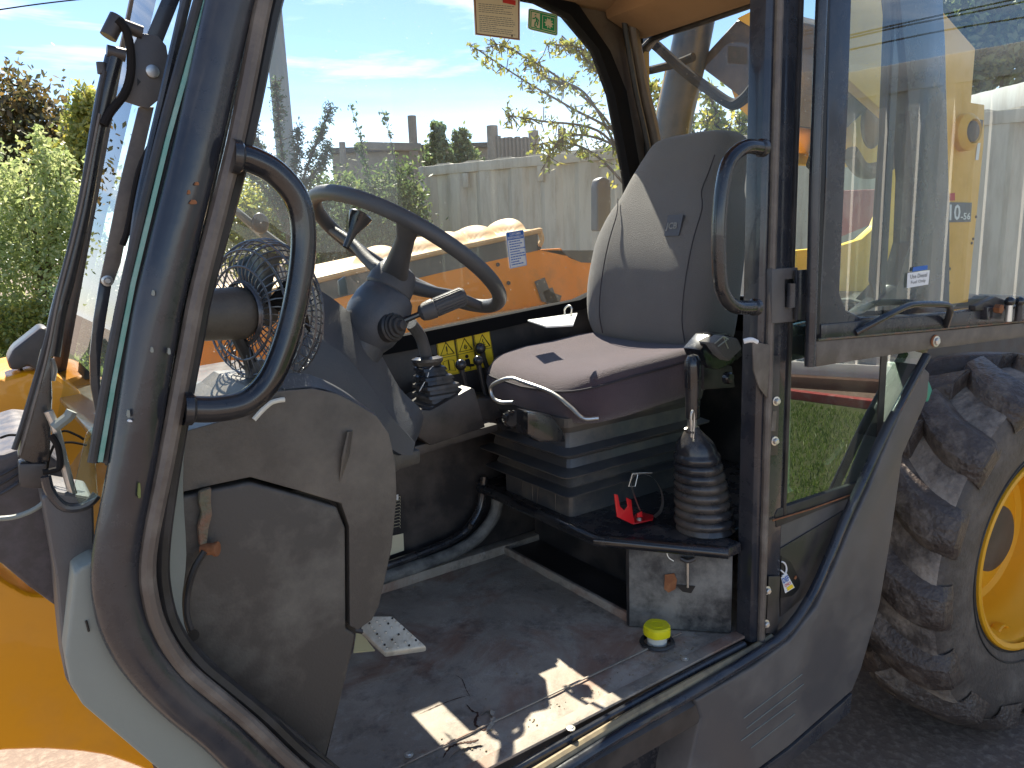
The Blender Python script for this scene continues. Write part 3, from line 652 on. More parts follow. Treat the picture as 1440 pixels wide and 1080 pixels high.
# ---- sill
S_in = [(540,1190),(640,1132),(730,1079),(860,1006),(960,951),(1046,906)]
S_gr = [(560,1200),(660,1145),(745,1092),(862,1021),(962,965),(1056,915),(1086,896)]
S_out = [(580,1215),(690,1148),(760,1104),(865,1037),(962,981),(1050,928),(1102,892),(1138,842),(1165,785),(1188,730),(1211,680),(1250,597),(1303,500)]
tube(pts(PY, S_in, .012), .0085, 10).obj('sill_edge', M['frame'], T)
tube(pts(PY, S_gr, -.012), .011, 8, flat=(1,.7)).obj('sill_seal', M['tan_seal'], T)
tube(pts(PY, S_out, -.03), .0125, 12).obj('sill_tube', M['frame'], T)
prism([V((.5,.0,-.03)), V((1.47,.0,-.03)), V((1.47,-.03,-.06)), V((.5,-.03,-.06))], (0,0,-.05)).obj('sill_beam', M['dark'], T)
# ---- floor
g = bank_f = G(); nx, ny = 60, 44; x0, x1, y0, y1 = .15, 2.0, .045, .86; v = []
for i in range(nx+1):
    for j in range(ny+1):
        x = x0+(x1-x0)*i/nx; y = y0+(y1-y0)*j/ny
        z = .004*mnoise.noise(V((x*5, y*5, 1)))+.002*mnoise.noise(V((x*17, y*17, 2)))
        v.append((x, y, z-.004))
g.add(v, [(i*(ny+1)+j, (i+1)*(ny+1)+j, (i+1)*(ny+1)+j+1, i*(ny+1)+j+1) for i in range(nx) for j in range(ny)])
fl = g.obj('cab_floor', M['floor'], T)
# raised aluminium strip along the sill and the ridged seams of the rubber mat
prism([V((.30,.022,-.004)), V((1.46,.022,-.004)), V((1.46,.055,-.004)), V((.30,.055,-.004))], (0,0,.007), .002).obj('threshold_strip', M['floor'], T)
obox((.45,.135,.001), (1.34,.135,.001), .004, .003).obj('floor_seam', M['floor'], T)
for p in ((803,1025),(963,927),(575,1062)): bolt(PZ(p[0], p[1], .004), (0,0,1), .006, .003, parent=fl)
# cracks and a peeled flake in the worn floor skin
def FZ(x, y): return .004*mnoise.noise(V((x*5, y*5, 1)))+.002*mnoise.noise(V((x*17, y*17, 2)))-.004
def floor_strip(P, w, lift, name, m, seed, lip=0):
    Q = catmull([PZ(x, y, -.002) for x, y in P], 7); K = len(Q); v = []; f = []; rnd = random.Random(seed)
    for i, q in enumerate(Q):
        n_ = (Q[min(i+1,K-1)]-Q[max(i-1,0)]).normalized().cross(V((0,0,1))); t = math.sin(math.pi*i/(K-1))**.5
        a_ = q+n_*w*t*rnd.uniform(.2,1); b_ = q-n_*w*t*rnd.uniform(.2,1)
        v += [V((a_.x, a_.y, FZ(a_.x, a_.y)+lift+lip*t)), V((b_.x, b_.y, FZ(b_.x, b_.y)+lift))]
    for i in range(K-1): f.append((2*i, 2*i+2, 2*i+3, 2*i+1))
    return G().add(v, f).obj(name, M[m], fl, smooth=0)
floor_strip([(622,1066),(632,1052),(648,1045),(664,1043),(674,1040)], .0050, .0012, 'floor_crack', 'crack', 1)
floor_strip([(655,990),(664,1000),(672,1004),(668,1018),(680,1027),(690,1018)], .0040, .0012, 'floor_crack', 'crack', 2)
floor_strip([(588,1005),(610,995),(640,984),(662,976)], .0016, .0012, 'floor_crack', 'crack', 3)
floor_strip([(640,948),(650,955),(655,968),(662,980)], .0012, .0012, 'floor_crack', 'crack', 4)
floor_strip([(676,1006),(690,1000),(694,1014),(684,1030)], .0075, .0016, 'floor_flake', 'floor', 5, .006)
floor_strip([(630,1068),(644,1056),(664,1050),(680,1048)], .0060, .0016, 'floor_flake', 'floor', 6, .004)
g = G(); rnd = random.Random(9)
for _ in range(260):
    x = rnd.uniform(.5,1.4); y = rnd.choice([rnd.uniform(.07,.84), .84-abs(rnd.gauss(0,.03)), .07+abs(rnd.gauss(0,.03))]); r = rnd.uniform(.0008,.0028)
    t = sphere((x, y, FZ(x, y)+r*.5), r, 5, 3, (1,rnd.uniform(.6,1),.6)); g.add(t.v, t.f)
g.obj('grit', M['tan_seal'], fl, kind='stuff')
# ---- far side wall under the window
FW = .88
wall = [(.15,.0),(2.05,.0),(2.05,.83),(1.654,.785),(1.06,.735),(.5,.70),(.15,.68)]
prism([V((x, FW, z)) for x, z in wall], (0,.04,0), .003).obj('side_wall', M['dark'], T)
# window frame on the far side
win_o = [(1.0,.700),(1.654,.765),(1.83,.80),(1.945,.98),(1.935,1.19),(1.862,1.48),(1.79,1.60),(1.66,1.72),(1.55,1.76),(.46,1.76),(.405,1.64),(.115,.73),(.15,.67),(.6,.68)]
win_i = [(1.0,.745),(1.64,.797),(1.79,.84),(1.890,.98),(1.880,1.19),(1.808,1.47),(1.74,1.60),(1.62,1.69),(1.51,1.715),(.50,1.715),(.425,1.60),(.15,.78),(.20,.71),(.6,.715)]
panel_with_hole([V((x, FW-.02, z)) for x, z in win_o], [V((x, FW-.02, z)) for x, z in win_i], (0,.045,0)).obj('side_window_frame', M['win_rub'], T)
wo2 = [(2.15,.6),(2.15,.75),(2.12,1.0),(2.06,1.25),(1.99,1.50),(1.93,1.66),(1.9,1.80),(1.6,1.82),(.44,1.82),(.395,1.66),(.105,.75),(.09,.6),(.6,.6),(1.2,.6)]
wi2 = [(1.83,.80),(1.945,.98),(1.945,1.0),(1.935,1.19),(1.862,1.48),(1.79,1.60),(1.66,1.72),(1.55,1.76),(.46,1.76),(.405,1.64),(.115,.73),(.15,.67),(.6,.68),(1.0,.700)]
panel_with_hole([V((x, FW+.005, z)) for x, z in wo2], [V((x, FW+.005, z)) for x, z in wi2], (0,.03,0)).obj('side_window_surround', M['pillar_in'], T)
gl = prism([V((x, FW+.01, z)) for x, z in [(x*1.0, z) for x, z in win_i]], (0,.004,0))
G().add(gl.v[:len(win_i)], [tuple(range(len(win_i)))]).obj('side_window', M['glass'], T, smooth=0)
# corner pillar far rear, tube highlights
tube([V((1.86,FW-.03,1.75)), V((1.92,FW-.03,1.52)), V((2.0,FW-.03,1.26)), V((2.03,FW-.03,.85))], .022, 12).obj('rear_corner_pillar', M['pillar_in'], T)
tube([V((1.83,FW-.035,1.73)), V((1.885,FW-.035,1.50)), V((1.965,FW-.035,1.22)), V((1.985,FW-.035,.85))], .010, 10).obj('pillar_ridge', M['rubber'], T)
# ---- roof
prism([V((.40,-.02,1.78)), V((1.95,-.02,1.78)), V((1.95,.92,1.78)), V((.40,.92,1.78))], (0,0,.09), .02).obj('cab_roof', M['orange'], T)
prism([V((.44,.03,1.765)), V((1.90,.03,1.765)), V((1.90,.88,1.765)), V((.44,.88,1.765))], (0,0,.012), .004).obj('headlining', M['roof'], T)
RX = 1.95
hd = prism([V((RX-.18,.02,1.764)), V((RX-.16,.02,1.70)), V((RX-.02,.02,1.655)), V((RX+.02,.02,1.66)), V((RX+.02,.02,1.764))], (0,.86,0), .012).obj('rear_header', M['roof'], T)
# far-side header over the window
prism([V((.44,.80,1.764)), V((.44,.80,1.745)), V((.44,.865,1.725)), V((.44,.90,1.725)), V((.44,.90,1.764))], (1.48,0,0), .006).obj('side_header', M['roof'], T)
# ---- rear window wall
def RWp(px, py): return PX(px, py, RX+.03+(0 if py > 120 else 0))
ri = [(912,222),(904,175),(897,130),(896,100),(901,76),(915,58),(935,48),(985,32),(1065,6)]
RI = [RWp(*p) for p in ri]; yr = .12
def cl(p): return V((RX+.03, p.y, p.z))
RI = [cl(p) for p in RI]; RI[-1].z = RI[-2].z+.003
inn = [V((RX+.03,RI[0].y+.01,.80))]+RI+[V((RX+.03,.09,RI[-1].z+.003)), V((RX+.03,.035,RI[-1].z-.06)), V((RX+.03,.035,.86)), V((RX+.03,.09,.80))]
out = []
cy, cz = .47, 1.2
for p in inn: out.append(V((RX+.03, max(.015, min(.90, cy+(p.y-cy)*1.35)), max(.5, min(1.77, cz+(p.z-cz)*1.28)))))
panel_with_hole(out, inn, (.03,0,0)).obj('rear_window_frame', M['frame'], T)
seal = tube([p+V((-.004,0,0)) for p in inn], .011, 8, closed=True, smoothp=True, n=2).obj('rear_window_seal', M['rubber'], T)
G().add([p+V((.02,0,0)) for p in inn], [tuple(range(len(inn)))]).obj('rear_window', M['glass'], T, smooth=0)
prism([V((RX+.03,.0,.0)), V((RX+.03,.9,.0)), V((RX+.03,.9,.79)), V((RX+.03,.0,.79))], (.03,0,0)).obj('rear_wall', M['dark'], T)

# ---- platform under the seat
pf = [(1.204,.879),(1.204,.30),(1.395,.035),(1.445,.035),(1.445,.10),(1.97,.10),(1.97,.879)]
prism([V((x, y, .222)) for x, y in pf], (0,0,.028), .006, 3).obj('seat_platform', M['platform'], T)
tube([V((1.204,.85,.236)), V((1.204,.30,.236)), V((1.395,.035,.236))], .0155, 12, smoothp=False).obj('platform_edge', M['gloss'], T)
bx = [PZ(885,880,.0), PZ(1031,893,.0)]
bx = [V((1.262,.243,0)), V((1.437,.056,0))]; dn = V((bx[1].y-bx[0].y, -(bx[1].x-bx[0].x), 0)).normalized()
prism([bx[0], bx[1], bx[1]+V((0,0,.222)), bx[0]+V((0,0,.222))], -dn*.012, .002).obj('lever_box_panel', M['boxpanel'], T)
prism([bx[0], bx[0]+V((.25,.25,0)), bx[0]+V((.25,.25,.222)), bx[0]+V((0,0,.222))], (0,.01,0)).obj('lever_box_side', M['dark'], T)
prism([V((1.42,.3,0)), V((1.42,.86,0)), V((1.42,.86,.222)), V((1.42,.3,.222))], (.02,0,0)).obj('underseat_wall', M['dark'], T)
obox((1.283,.25,.008), (1.283,.86,.008), .012, .026, bevel=.003).obj('floor_lip', M['floor'], T)
prism([V((1.29,.25,.003)), V((1.29,.86,.003)), V((1.42,.86,.003)), V((1.42,.3,.003))], (0,0,.004)).obj('underseat_floor', M['dark'], T)
obox((1.30,.80,.0), (1.30,.80,.222), .05, .07, bevel=.012).obj('platform_leg', M['boxpanel'], T)
# latch rod and rusty stain plate on the box panel
def onbox(px, py, off=.0): return PD(px, py, bx[0]+dn*off, dn)
tube([onbox(967,790,.008), onbox(967,826,.008)], .0035, 8, smoothp=False).obj('latch_rod', M['steel'], T)
tube([onbox(957,785,.010), onbox(967,789,.014), onbox(977,786,.010)], .006, 8).obj('latch_knob', M['dark'], T)
prism([onbox(x, y, .002) for x, y in [(935,808),(948,806),(952,815),(950,828),(940,833),(934,828)]], dn*.0015).obj('rust_patch', M['rust'], T)
prism([onbox(x, y, .002) for x, y in [(950,822),(978,824),(972,834),(960,832)]], dn*.001).obj('keyhole_slot', M['lab_k'], T)
tube([onbox(937,775,.01), onbox(940,784,.012), onbox(947,789,.008)], .0015, 6).obj('wire_clip', M['zinc'], T)

# ---- yellow cap in its recess
yc = PZ(924, 903, 0); ring = lathe([(.001,.044),(.006,.041),(.006,.034),(-.02,.032)], yc, (0,0,1), 28).obj('filler_recess', M['rubber'], T)
lathe([(-.004,.0245),(.022,.0245),(.024,.022)], yc, (0,0,1), 24).obj('filler_neck', M['whitep'], T)
g = lathe([(.022,.029),(.024,.0325),(.034,.0335),(.044,.0325),(.048,.029),(.0485,.0)], yc, (0,0,1), 60)
for p in g.v:
    d = V((p.x-yc.x, p.y-yc.y, 0)); a = math.atan2(d.y, d.x); k = 1+.05*max(0, math.cos(a*5)) if d.length > .025 else 1; p.x = yc.x+d.x*k; p.y = yc.y+d.y*k
cap = g.obj('filler_cap', M['yellow'], T)
lathe([(.0487,.017),(.0497,.017),(.0497,.015),(.0487,.015)], yc, (0,0,1), 24).obj('cap_ring', M['yellow'], cap)

# ---- seat
SY = .565
def superbox(cx, cy, hx, hy, z0, z1, rows, n=40, p=4.5, top=None):
    """soft cushion built of stacked super-elliptic rings; rows [(t, scale)]"""
    rings = []
    for t, s in rows:
        r = []
        for k in range(n):
            a = 2*math.pi*k/n; c, s_ = math.cos(a), math.sin(a)
            x = math.copysign(abs(c)**(2/p), c)*hx*s; y = math.copysign(abs(s_)**(2/p), s_)*hy*s
            r.append(V((cx+x, cy+y, z0+(z1-z0)*t)))
        rings.append(r)
    return rings
rows = [(0,.86),(.04,.93),(.18,.97),(.45,1.0),(.62,.995),(.78,.975),(.90,.93),(.97,.86),(1.0,.74),(1.02,.5),(1.025,.25),(1.027,.02)]
rg = superbox(1.455, SY, .285, .262, .545, .668, rows, n=56, p=5.5)
for i, r in enumerate(rg):
    for p in r:
        u = (p.x-1.455)/.285; w = (p.y-SY)/.262; t = rows[i][0]
        if t > .5: p.z += (.028*abs(w)**2.2 + .012*max(0, u)**2 - .016*max(0, -u)**3*(1) - .008*math.cos(u*2)*(1-abs(w)))*min(1,(t-.5)*2.5) + .014*u
        p.x += .010*abs(w)**2*(1 if u < 0 else 0)
        p.z += .022*u*(1-t) + .004*mnoise.noise(p*9)
cush = loft(rg).obj('seat_cushion', M['fabric'], T, smooth=60)
ring = [V((p.x, p.y, p.z)) for p in rg[5]]
c0 = V((1.455, SY, 0)); ring = [V((c0.x+(p.x-c0.x)*1.012, c0.y+(p.y-c0.y)*1.012, p.z-.006)) for p in ring]
tube(ring, .0028, 6, closed=True, n=1, smoothp=False).obj('cushion_piping', M['piping'], cush)
# backrest: rings up its height
BR = [  # z, x front, half width, thickness, y centre
 (.675,1.640,.225,.10),(.70,1.618,.248,.13),(.76,1.606,.262,.145),(.84,1.612,.268,.145),(.93,1.632,.266,.14),(1.00,1.655,.260,.135),(1.07,1.685,.236,.13),(1.12,1.712,.206,.125),
 (1.17,1.740,.192,.12),(1.22,1.766,.184,.11),(1.255,1.790,.172,.10),(1.28,1.808,.158,.07),(1.296,1.822,.130,.03),(1.303,1.835,.07,.0)]
rings = []
for z, xf, hw, th in BR:
    th = th+.055; r = []; nn = 44
    for k in range(nn):
        a = 2*math.pi*k/nn; c, s = math.cos(a), math.sin(a); y = math.copysign(abs(s)**(2/4.2), s)*(1 if s > 0 else 1.03); xx = math.copysign(abs(c)**(2/2.6), c)
        dish = .024*(abs(y)**3)*(-1) if c < 0 else 0
        lum = 0
        r.append(V((xf+th/2+xx*th/2+dish*(1 if z < 1.2 else .4), SY+y*hw, z)))
    rings.append(r)
def resample(rings, m):
    out = []; S = len(rings[0]); cols = [catmull([r[k] for r in rings], m) for k in range(S)]
    return [[cols[k][i] for k in range(S)] for i in range(len(cols[0]))]
back = loft(resample(rings, 3)).obj('seat_backrest', M['fabric2'], T, smooth=60)
for s in (-1, 1):      # seams down the front of the backrest
    P = [V((xf-.004-(.002 if z > 1.1 else .006), SY+(.150 if s > 0 else -.195)*(1 if z < 1.1 else (1.18 if s > 0 else .85)), z)) for z, xf, hw, th in BR[1:(8 if s > 0 else 10)]]
    tube(P, .0018, 6, n=3).obj('backrest_seam', M['piping'], back)
# embossed patch and letters
pc = PX(947, 317, 1.66); nb = V((-1,0,.32)).normalized(); ux = V((0,-1,0)); uz = V((.30,0,1)).normalized(); pc = V((1.652-.0035, pc.y, pc.z))
pc = PD(947, 317, (1.650,0,1.0), nb)
q = rrect(.058, .062, .004)
prism([pc+ux*a+uz*b+nb*.0006 for a, b in q], nb*-.012).obj('embossed_patch', M['engrave'], back)
tx = text_mesh('JCB', .026, pc+nb*.0016+ux*-.024+uz*-.010, ux, uz, bold=.0006, extrude=.0008); tx.obj('embossed_lettering', M['thread'], back)
# seat-belt reel and recliner box by the cushion's rear corner
rl = [PY(x, y, .20) for x, y in [(985,492),(1003,470),(1022,468),(1040,478),(1046,500),(1030,512),(1012,520),(996,518)]]
prism(rl, (0,.06,0), .006, 2).obj('seat_belt_reel', M['gloss'], T)
rb = prism([PY(x, y, .17) for x, y in [(1003,482),(1018,472),(1037,476),(1044,490),(1026,508),(1016,500)]], (0,.05,0), .004); rb.obj('belt_webbing', M['fabric2'], T)
lathe([(0,.016),(.012,.016),(.016,.012),(.016,0)], PY(1021,531,.17), (0,-1,0), 18).obj('recliner_knob', M['gloss'], T)
prism([PY(x, y, .21) for x, y in [(990,505),(1030,515),(1034,545),(990,548)]], (0,.05,0), .004).obj('recliner_bracket', M['dark'], T)
g = G()
for P in ([(1005,483),(1017,473),(1024,477)], [(1010,487),(1022,478)], [(1017,473),(1024,490)]): t = tube([PY(x, y, .165) for x, y in P], .0018, 6, smoothp=False); g.add(t.v, t.f)
g.obj('belt_buckle_wire', M['zinc'], T)
# adjusting bar loop under the front of the cushion
P = [(842,588),(820,588),(802,572),(775,552),(735,537),(718,532),(700,537),(690,546),(694,560),(705,566),(722,566)]
tube([PX(x, y, 1.235) if i > 4 else PY(x, y, .29) for i, (x, y) in enumerate(P)][:1]+[PD(x, y, (1.165,.38,0), V((1,.25,0))) for x, y in P[1:]], .0055, 10).obj('seat_slide_bar', M['steel'], T)
# suspension: scissor cover with three flared folds
def sq(x0, x1, y0, y1, z, r=.02, n=3):
    out = []
    for a, b, s in ((x0+r, y0+r, 180), (x1-r, y0+r, 270), (x1-r, y1-r, 0), (x0+r, y1-r, 90)):
        for k in range(n+1): t = math.radians(s+90*k/n); out.append(V((a+r*math.cos(t), b+r*math.sin(t), z)))
    return out
def xyr(e, z): return sq(1.232-e, 1.690+e*.5, .437-e*1.0, .76+e*.5, z)
prof = [(.250,.0),(.312,.0),(.315,.008),(.330,.052),(.334,.054),(.342,.020),(.348,.022),(.366,.012),(.371,.020),(.388,.066),(.392,.068),(.402,.030),(.424,.024),(.430,.030),(.448,.070),(.452,.072),(.462,.04),(.500,.034),(.520,.05),(.545,.055),(.548,.02)]
base = loft([xyr(e, z) for z, e in prof]).obj('suspension_bellows', mat('suspension_rubber', (.060,.062,.066), .3, dirt=(.26,.22,.16), dscale=6, damt=.5), T, smooth=25)
tiltm = 1
for k, P in enumerate(([(734,690),(736,672),(748,677),(749,703)], [(755,708),(757,684),(765,682),(772,690),(781,694),(781,718)])):
    tube([PX(x, y, 1.2305) for x, y in P], .0011, 5, smoothp=False).obj('moulded_outline', M['ridge'], base)
# height knob and control block on the front left of the suspension
prism([PX(x, y, 1.15) for x, y in [(696,590),(710,583),(716,600),(706,606)]], (.05,0,0), .003).obj('adjuster_bracket', M['gloss'], T)
kb = PX(724,588,1.13); kn = lathe([(0,.018),(.004,.022),(.026,.022),(.030,.018),(.030,0)], kb+V((-.01,.01,0)), (-.35,-.9,.1), 20).obj('height_knob', M['gloss'], T)
for k in range(9):
    a = k*math.tau/9; d = V((-.35,-.9,.1)).normalized(); x = d.orthogonal().normalized(); y = d.cross(x); r = x*math.cos(a)+y*math.sin(a); c = kb+V((-.01,.01,0))+r*.0215
    obox(c+d*.004, c+d*.027, .004, .004, bevel=.001).obj('knob_rib', M['rubber'], kn)
lathe([(0,.010),(.02,.010),(.022,.014),(.034,.014),(.036,0)], kb+V((.03,-.012,-.002)), (.9,-.4,0), 14).obj('adjuster_stub', M['dark'], T)
prism([PY(x, y, .36) for x, y in [(742,578),(775,584),(792,606),(796,622),(760,622),(742,612)]], (0,.05,0), .006).obj('control_block', M['gloss'], T)

# ---- booklet with a ring on the window ledge (own thing)
bk = prism([PZ(742,452,.80), PZ(812,442,.80), PZ(806,459,.80), PZ(768,461,.80)], (0,0,.004), .001).obj('booklet', M['paper'], label='pale paper booklet lying on the ledge behind the seat cushion with a metal ring', cat='booklet')
rgp = [PX(x, y, PZ(798,446,.80).x) for x, y in [(795,447),(794,436),(797,431),(801,430),(804,434),(803,444)]]
ringo = tube(rgp, .0025, 8, n=4).obj('metal_ring', M['steel'], bk)

# ---- red bracket with its steel band (bolted on)
bc = V((1.36,.235,.253)); rd = empty('extinguisher_bracket', PZ(905,745,.25), parent=T)
def redq(L, off=(0,0,0)): return [PY(x, y, .255)+V(off) for x, y in L]
prism(redq([(864,695),(869,696),(872,712),(878,718),(883,712),(881,700),(888,703),(890,722),(893,736),(889,737),(868,727)]), (0,.003,0), .0008).obj('bracket_jaw', M['red'], rd)
prism([PZ(x, y, .258) for x, y in [(890,738),(918,732),(920,726),(905,722),(893,724)]], (0,0,.003), .0008).obj('bracket_foot', M['red'], rd)
prism([PY(x, y, .25) for x, y in [(897,722),(903,719),(904,727),(897,728)]], (0,.004,0), .001).obj('bracket_tab', M['red'], rd)
bolt(PZ(899,731,.261), (0,0,1), .005, .005, parent=rd)
band = [PY(x, y, .235) for x, y in [(900,718),(893,700),(888,684),(887,674),(893,668),(905,666),(918,672),(928,686),(932,703),(929,718),(920,727)]]
sweep(band, [(-.009,-.0006),(.009,-.0006),(.009,.0006),(-.009,.0006)], (0,0,1), 6) if False else None
Q = catmull(band, 5); v = []
for q in Q: v += [q+V((-.004,-.008,0)), q+V((.004,.008,0))]
g = G().add(v, [(2*i, 2*i+2, 2*i+3, 2*i+1) for i in range(len(Q)-1)]); g.obj('steel_band', M['steel'], rd, smooth=60)
tube([PY(x, y, .225) for x, y in [(884,684),(889,667),(897,667),(893,684),(884,684)]], .0012, 6, smoothp=False).obj('band_buckle', M['zinc'], rd)
tube([PY(x, y, .225) for x, y in [(889,666),(904,665),(917,665)]], .0015, 6, smoothp=False).obj('band_tongue', M['zinc'], rd)

# ---- hand brake lever with its bellows
LC = V((1.445,.150,.25)); g = G(); rr = []
prof = [(.0,.072),(.004,.075),(.012,.072)]
zc = .018; R0 = .070
for k in range(8):
    r = .078-.0026*k; z = .016+.024*k
    prof += [(z,r*.90),(z+.004,r*.97),(z+.012,r),(z+.019,r*.97),(z+.023,r*.90)]
prof += [(.212,.052),(.226,.050),(.240,.042),(.256,.028),(.268,.019),(.275,.016),(.275,.0)]
g = lathe(prof, (0,0,0), (0,0,1), 36)
for p in g.v: h = p.z; p.x += -.035*(h/.275)**1.2+LC.x; p.y += .015*(h/.275)+LC.y; p.z += LC.z
g.obj('brake_bellows', M['boot'], T, smooth=45)
top = LC+V((-.035,.015,.262))
lathe([(0,.012),(.06,.011),(.065,.0)], top, (-.02,.02,1), 16).obj('brake_lever_shaft', M['steel'], T)
gr = lathe([(.0,.013),(.004,.018),(.05,.0185),(.09,.0205),(.135,.021),(.150,.019),(.160,.013),(.164,.0)], top+V((0,0,.034)), (-.002,.008,1), 24).obj('brake_lever_grip', M['gloss'], T)
cl_ = top+V((-.035,-.03,.03)); g = tube([cl_+V((-.004,0,-.03)), cl_+V((-.006,0,.02)), cl_+V((0,0,.035)), cl_+V((.006,0,.02)), cl_+V((.003,0,-.035))], .003, 8).obj('release_clip', M['steel'], T)
g = tube([cl_+V((.002,0,-.02)), cl_+V((-.016,.002,-.014)), cl_+V((-.022,.002,-.005))], .004, 8).obj('release_pin', M['dark'], T)

# ---- gear lever console on the far side of the footwell
GY = .62
cons = prism([PY(x, y, GY) for x, y in [(583,628),(700,596),(700,606),(584,642)]], (0,.26,0), .004).obj('side_shelf', M['dark'], T)
box_ = prism([PY(x, y, GY-.02) for x, y in [(606,627),(584,612),(578,575),(606,577),(663,545),(668,548),(683,601)]], (0,.20,0), .005).obj('gear_console', M['dark'], T)
bt = PY(623,566,GY+.05); tp = PY(601,508,GY+.05)
rings = []; K = 5
for k in range(K):
    for dz, e in ((0,1.0),(.35,1.0),(.5,.86),(.95,.84)):
        t = (k+dz)/K; c = bt.lerp(tp, t); s = (.072*(1-t)+.030*t)*e
        rings.append([c+V((a, b, 0)) for a, b in rrect(2*s, 1.7*s, s*.25, 2)])
loft(rings).obj('gear_lever_bellows', M['boot'], T, smooth=25)
lathe([(-.010,.034),(0,.042),(.008,.042),(.014,.028)], tp, (0,.05,1), 20).obj('bellows_collar', M['boot'], T)
tube([tp, PY(592,475,GY+.04), PY(578,455,GY+.02)], .016, 12).obj('gear_lever', M['cowl'], T)
tube([PY(x, y, GY+.02) for x, y in [(612,512),(604,520),(601,530),(590,550)]], .0012, 6).obj('cable_tie', M['lab_w'], T)
for (x, y, yy, r, x2, y2) in ((648,513,.74,.0165,655,545), (672,507,.78,.0155,680,545), (675,490,.84,.0175,690,530)):
    c = PY(x, y, yy); s = sphere(c, r, 18, 12).obj('lever_knob', M['gloss'], T)
    tube([c, PY(x2, y2, yy), PY(x2+6, y2+22, yy)], [.008,.007,.009], 10).obj('lever_stem', M['dark'], s)
prism([PY(x, y, .70) for x, y in [(668,562),(716,560),(722,585),(690,600),(676,590)]], (0,.15,0), .01).obj('lever_console', M['dark'], T)

# ---- warning labels on the wall below the far window
def sticker(name, q, m, parent=T, th=.0008, n=(0,-1,0), r=None):
    return prism(q, Vector(n)*th).obj(name, m, parent, smooth=0)
def lquad(px, y): return [PY(a, b, y) for a, b in px]
LY = FW-.002
cols = [[(613,478),(638,473),(646,525),(620,530)], [(640,473),(663,467.5),(671,519),(647,524)], [(665,467),(688,463),(696,514),(673,518)]]
for k, cq in enumerate(cols):
    q = lquad(cq, LY); st = sticker('warning_label', q, M['lab_y'])
    def line(pts_, w=.0019, closed=True, m='lab_k', q=q, st=st, name='label_print'):
        P = [quad_uv(q, u, v)+V((0,-.0016,0)) for u, v in pts_]
        if closed: P.append(P[0]); P.append(P[1])
        tube(P, w, 4, smoothp=False).obj(name, M[m], st, smooth=0)
    line([(.03,.03),(.97,.03),(.97,.97),(.03,.97)], .0008)
    line([(.03,.50),(.97,.50)], .0008, False)
    line([(.5,.11),(.88,.44),(.12,.44)], .0017)
    if k == 0:
        line([(.5,.22),(.5,.36)], .0022, False); line([(.5,.39),(.5,.41)], .0022, False)
        line([(.2,.62),(.2,.90),(.48,.86),(.48,.58)], .0010); line([(.52,.58),(.52,.86),(.8,.90),(.8,.62)], .0010)
    elif k == 1:
        line([(.42,.36),(.5,.28),(.6,.33),(.52,.40)], .0014, True); line([(.45,.30),(.56,.38)], .0012, False)
        s = prism([quad_uv(q, .5+.10*math.cos(a*math.pi/5), .60+.05*math.sin(a*math.pi/5))+V((0,-.001,0)) for a in range(10)], (0,-.001,0)); s.obj('label_print', M['lab_k'], st, smooth=0)
        s = prism([quad_uv(q, u, v)+V((0,-.001,0)) for u, v in [(.36,.67),(.62,.67),(.64,.82),(.86,.84),(.86,.90),(.60,.90),(.36,.84)]], (0,-.001,0)); s.obj('label_print', M['lab_k'], st, smooth=0)
        line([(.62,.86),(.62,.95)], .0014, False)
    else:
        line([(.52,.22),(.46,.30),(.54,.32),(.48,.41)], .0014, False); line([(.4,.38),(.6,.38)], .0012, False)
        line([(.5,.58),(.5,.88)], .0016, False)
# white sticker with text column behind the dashboard on the lower side wall
st = sticker('lower_label', lquad([(549,754),(567,750),(568,774),(543,783)], FW-.003), M['lab_cream'])
g = G()
for k in range(10):
    y = 698+k*4.6; t = tube([PY(557-k*.35, y+2, FW-.003), PY(563-k*.1, y, FW-.003), PY(563, y+3, FW-.003)], .0007, 4, smoothp=False, cap=False); g.add(t.v, t.f)
g.obj('label_print', M['lab_cream'], st, smooth=0)
sticker('white_mark', lquad([(557,696),(560,695),(560,703),(556,703)], FW-.003), M['lab_w'])
# lower side-door frame, rounded tube at the foot of the far wall
P = [(470,822),(540,797),(600,775),(640,757),(662,738),(676,710),(681,670)]
tube([PY(x, y, .84) for x, y in P], .013, 12).obj('wall_frame_tube', M['gloss'], T)
P = [(470,838),(540,812),(605,790),(655,768),(684,742),(698,715),(700,680)]
tube([PY(x, y, .83) for x, y in P], .020, 12).obj('wall_frame_tube', M['boxpanel'], T)
obox((.3,.860,.010), (1.90,.860,.010), .045, .032, bevel=.006).obj('floor_moulding', M['floor'], T)
bolt(PY(661,740,.815), (0,-1,0), .006, .003, parent=T, m='dark')
# ---- steering wheel and column
th = math.radians(35); WC = V((.80,.47,.98)); e1 = V((math.cos(th),0,-math.sin(th))); e2 = V((0,1,0)); nw = V((math.sin(th),0,math.cos(th))); WR = .232
sw = tube([WC+e1*WR*math.cos(a)+e2*WR*math.sin(a) for a in [i*math.tau/64 for i in range(64)]], .0165, 16, closed=True, smoothp=False, n=1).obj('steering_wheel', M['cowl'], T)
for a in (118, 240, 358):
    a = math.radians(a); d = e1*math.cos(a)+e2*math.sin(a); s = d.cross(nw)
    P = [WC-nw*.062+d*.035, WC-nw*.045+d*.09, WC-nw*.02+d*.15, WC-nw*.004+d*(WR-.004)]
    Q = catmull(P, 4); rings = []
    for i, q in enumerate(Q):
        t = i/(len(Q)-1); w = .019+.012*(1-t)**2+.010*max(0, t-.75)*4*.8; h = .010+.006*(1-t); tt = (Q[min(i+1,len(Q)-1)]-Q[max(0,i-1)]).normalized(); u = (nw-tt*nw.dot(tt)).normalized()
        rings.append([q+s*x+u*y for x, y in rrect(2*w, 2*h, h*.9, 3)])
    loft(rings).obj('spoke', M['cowl'], sw)
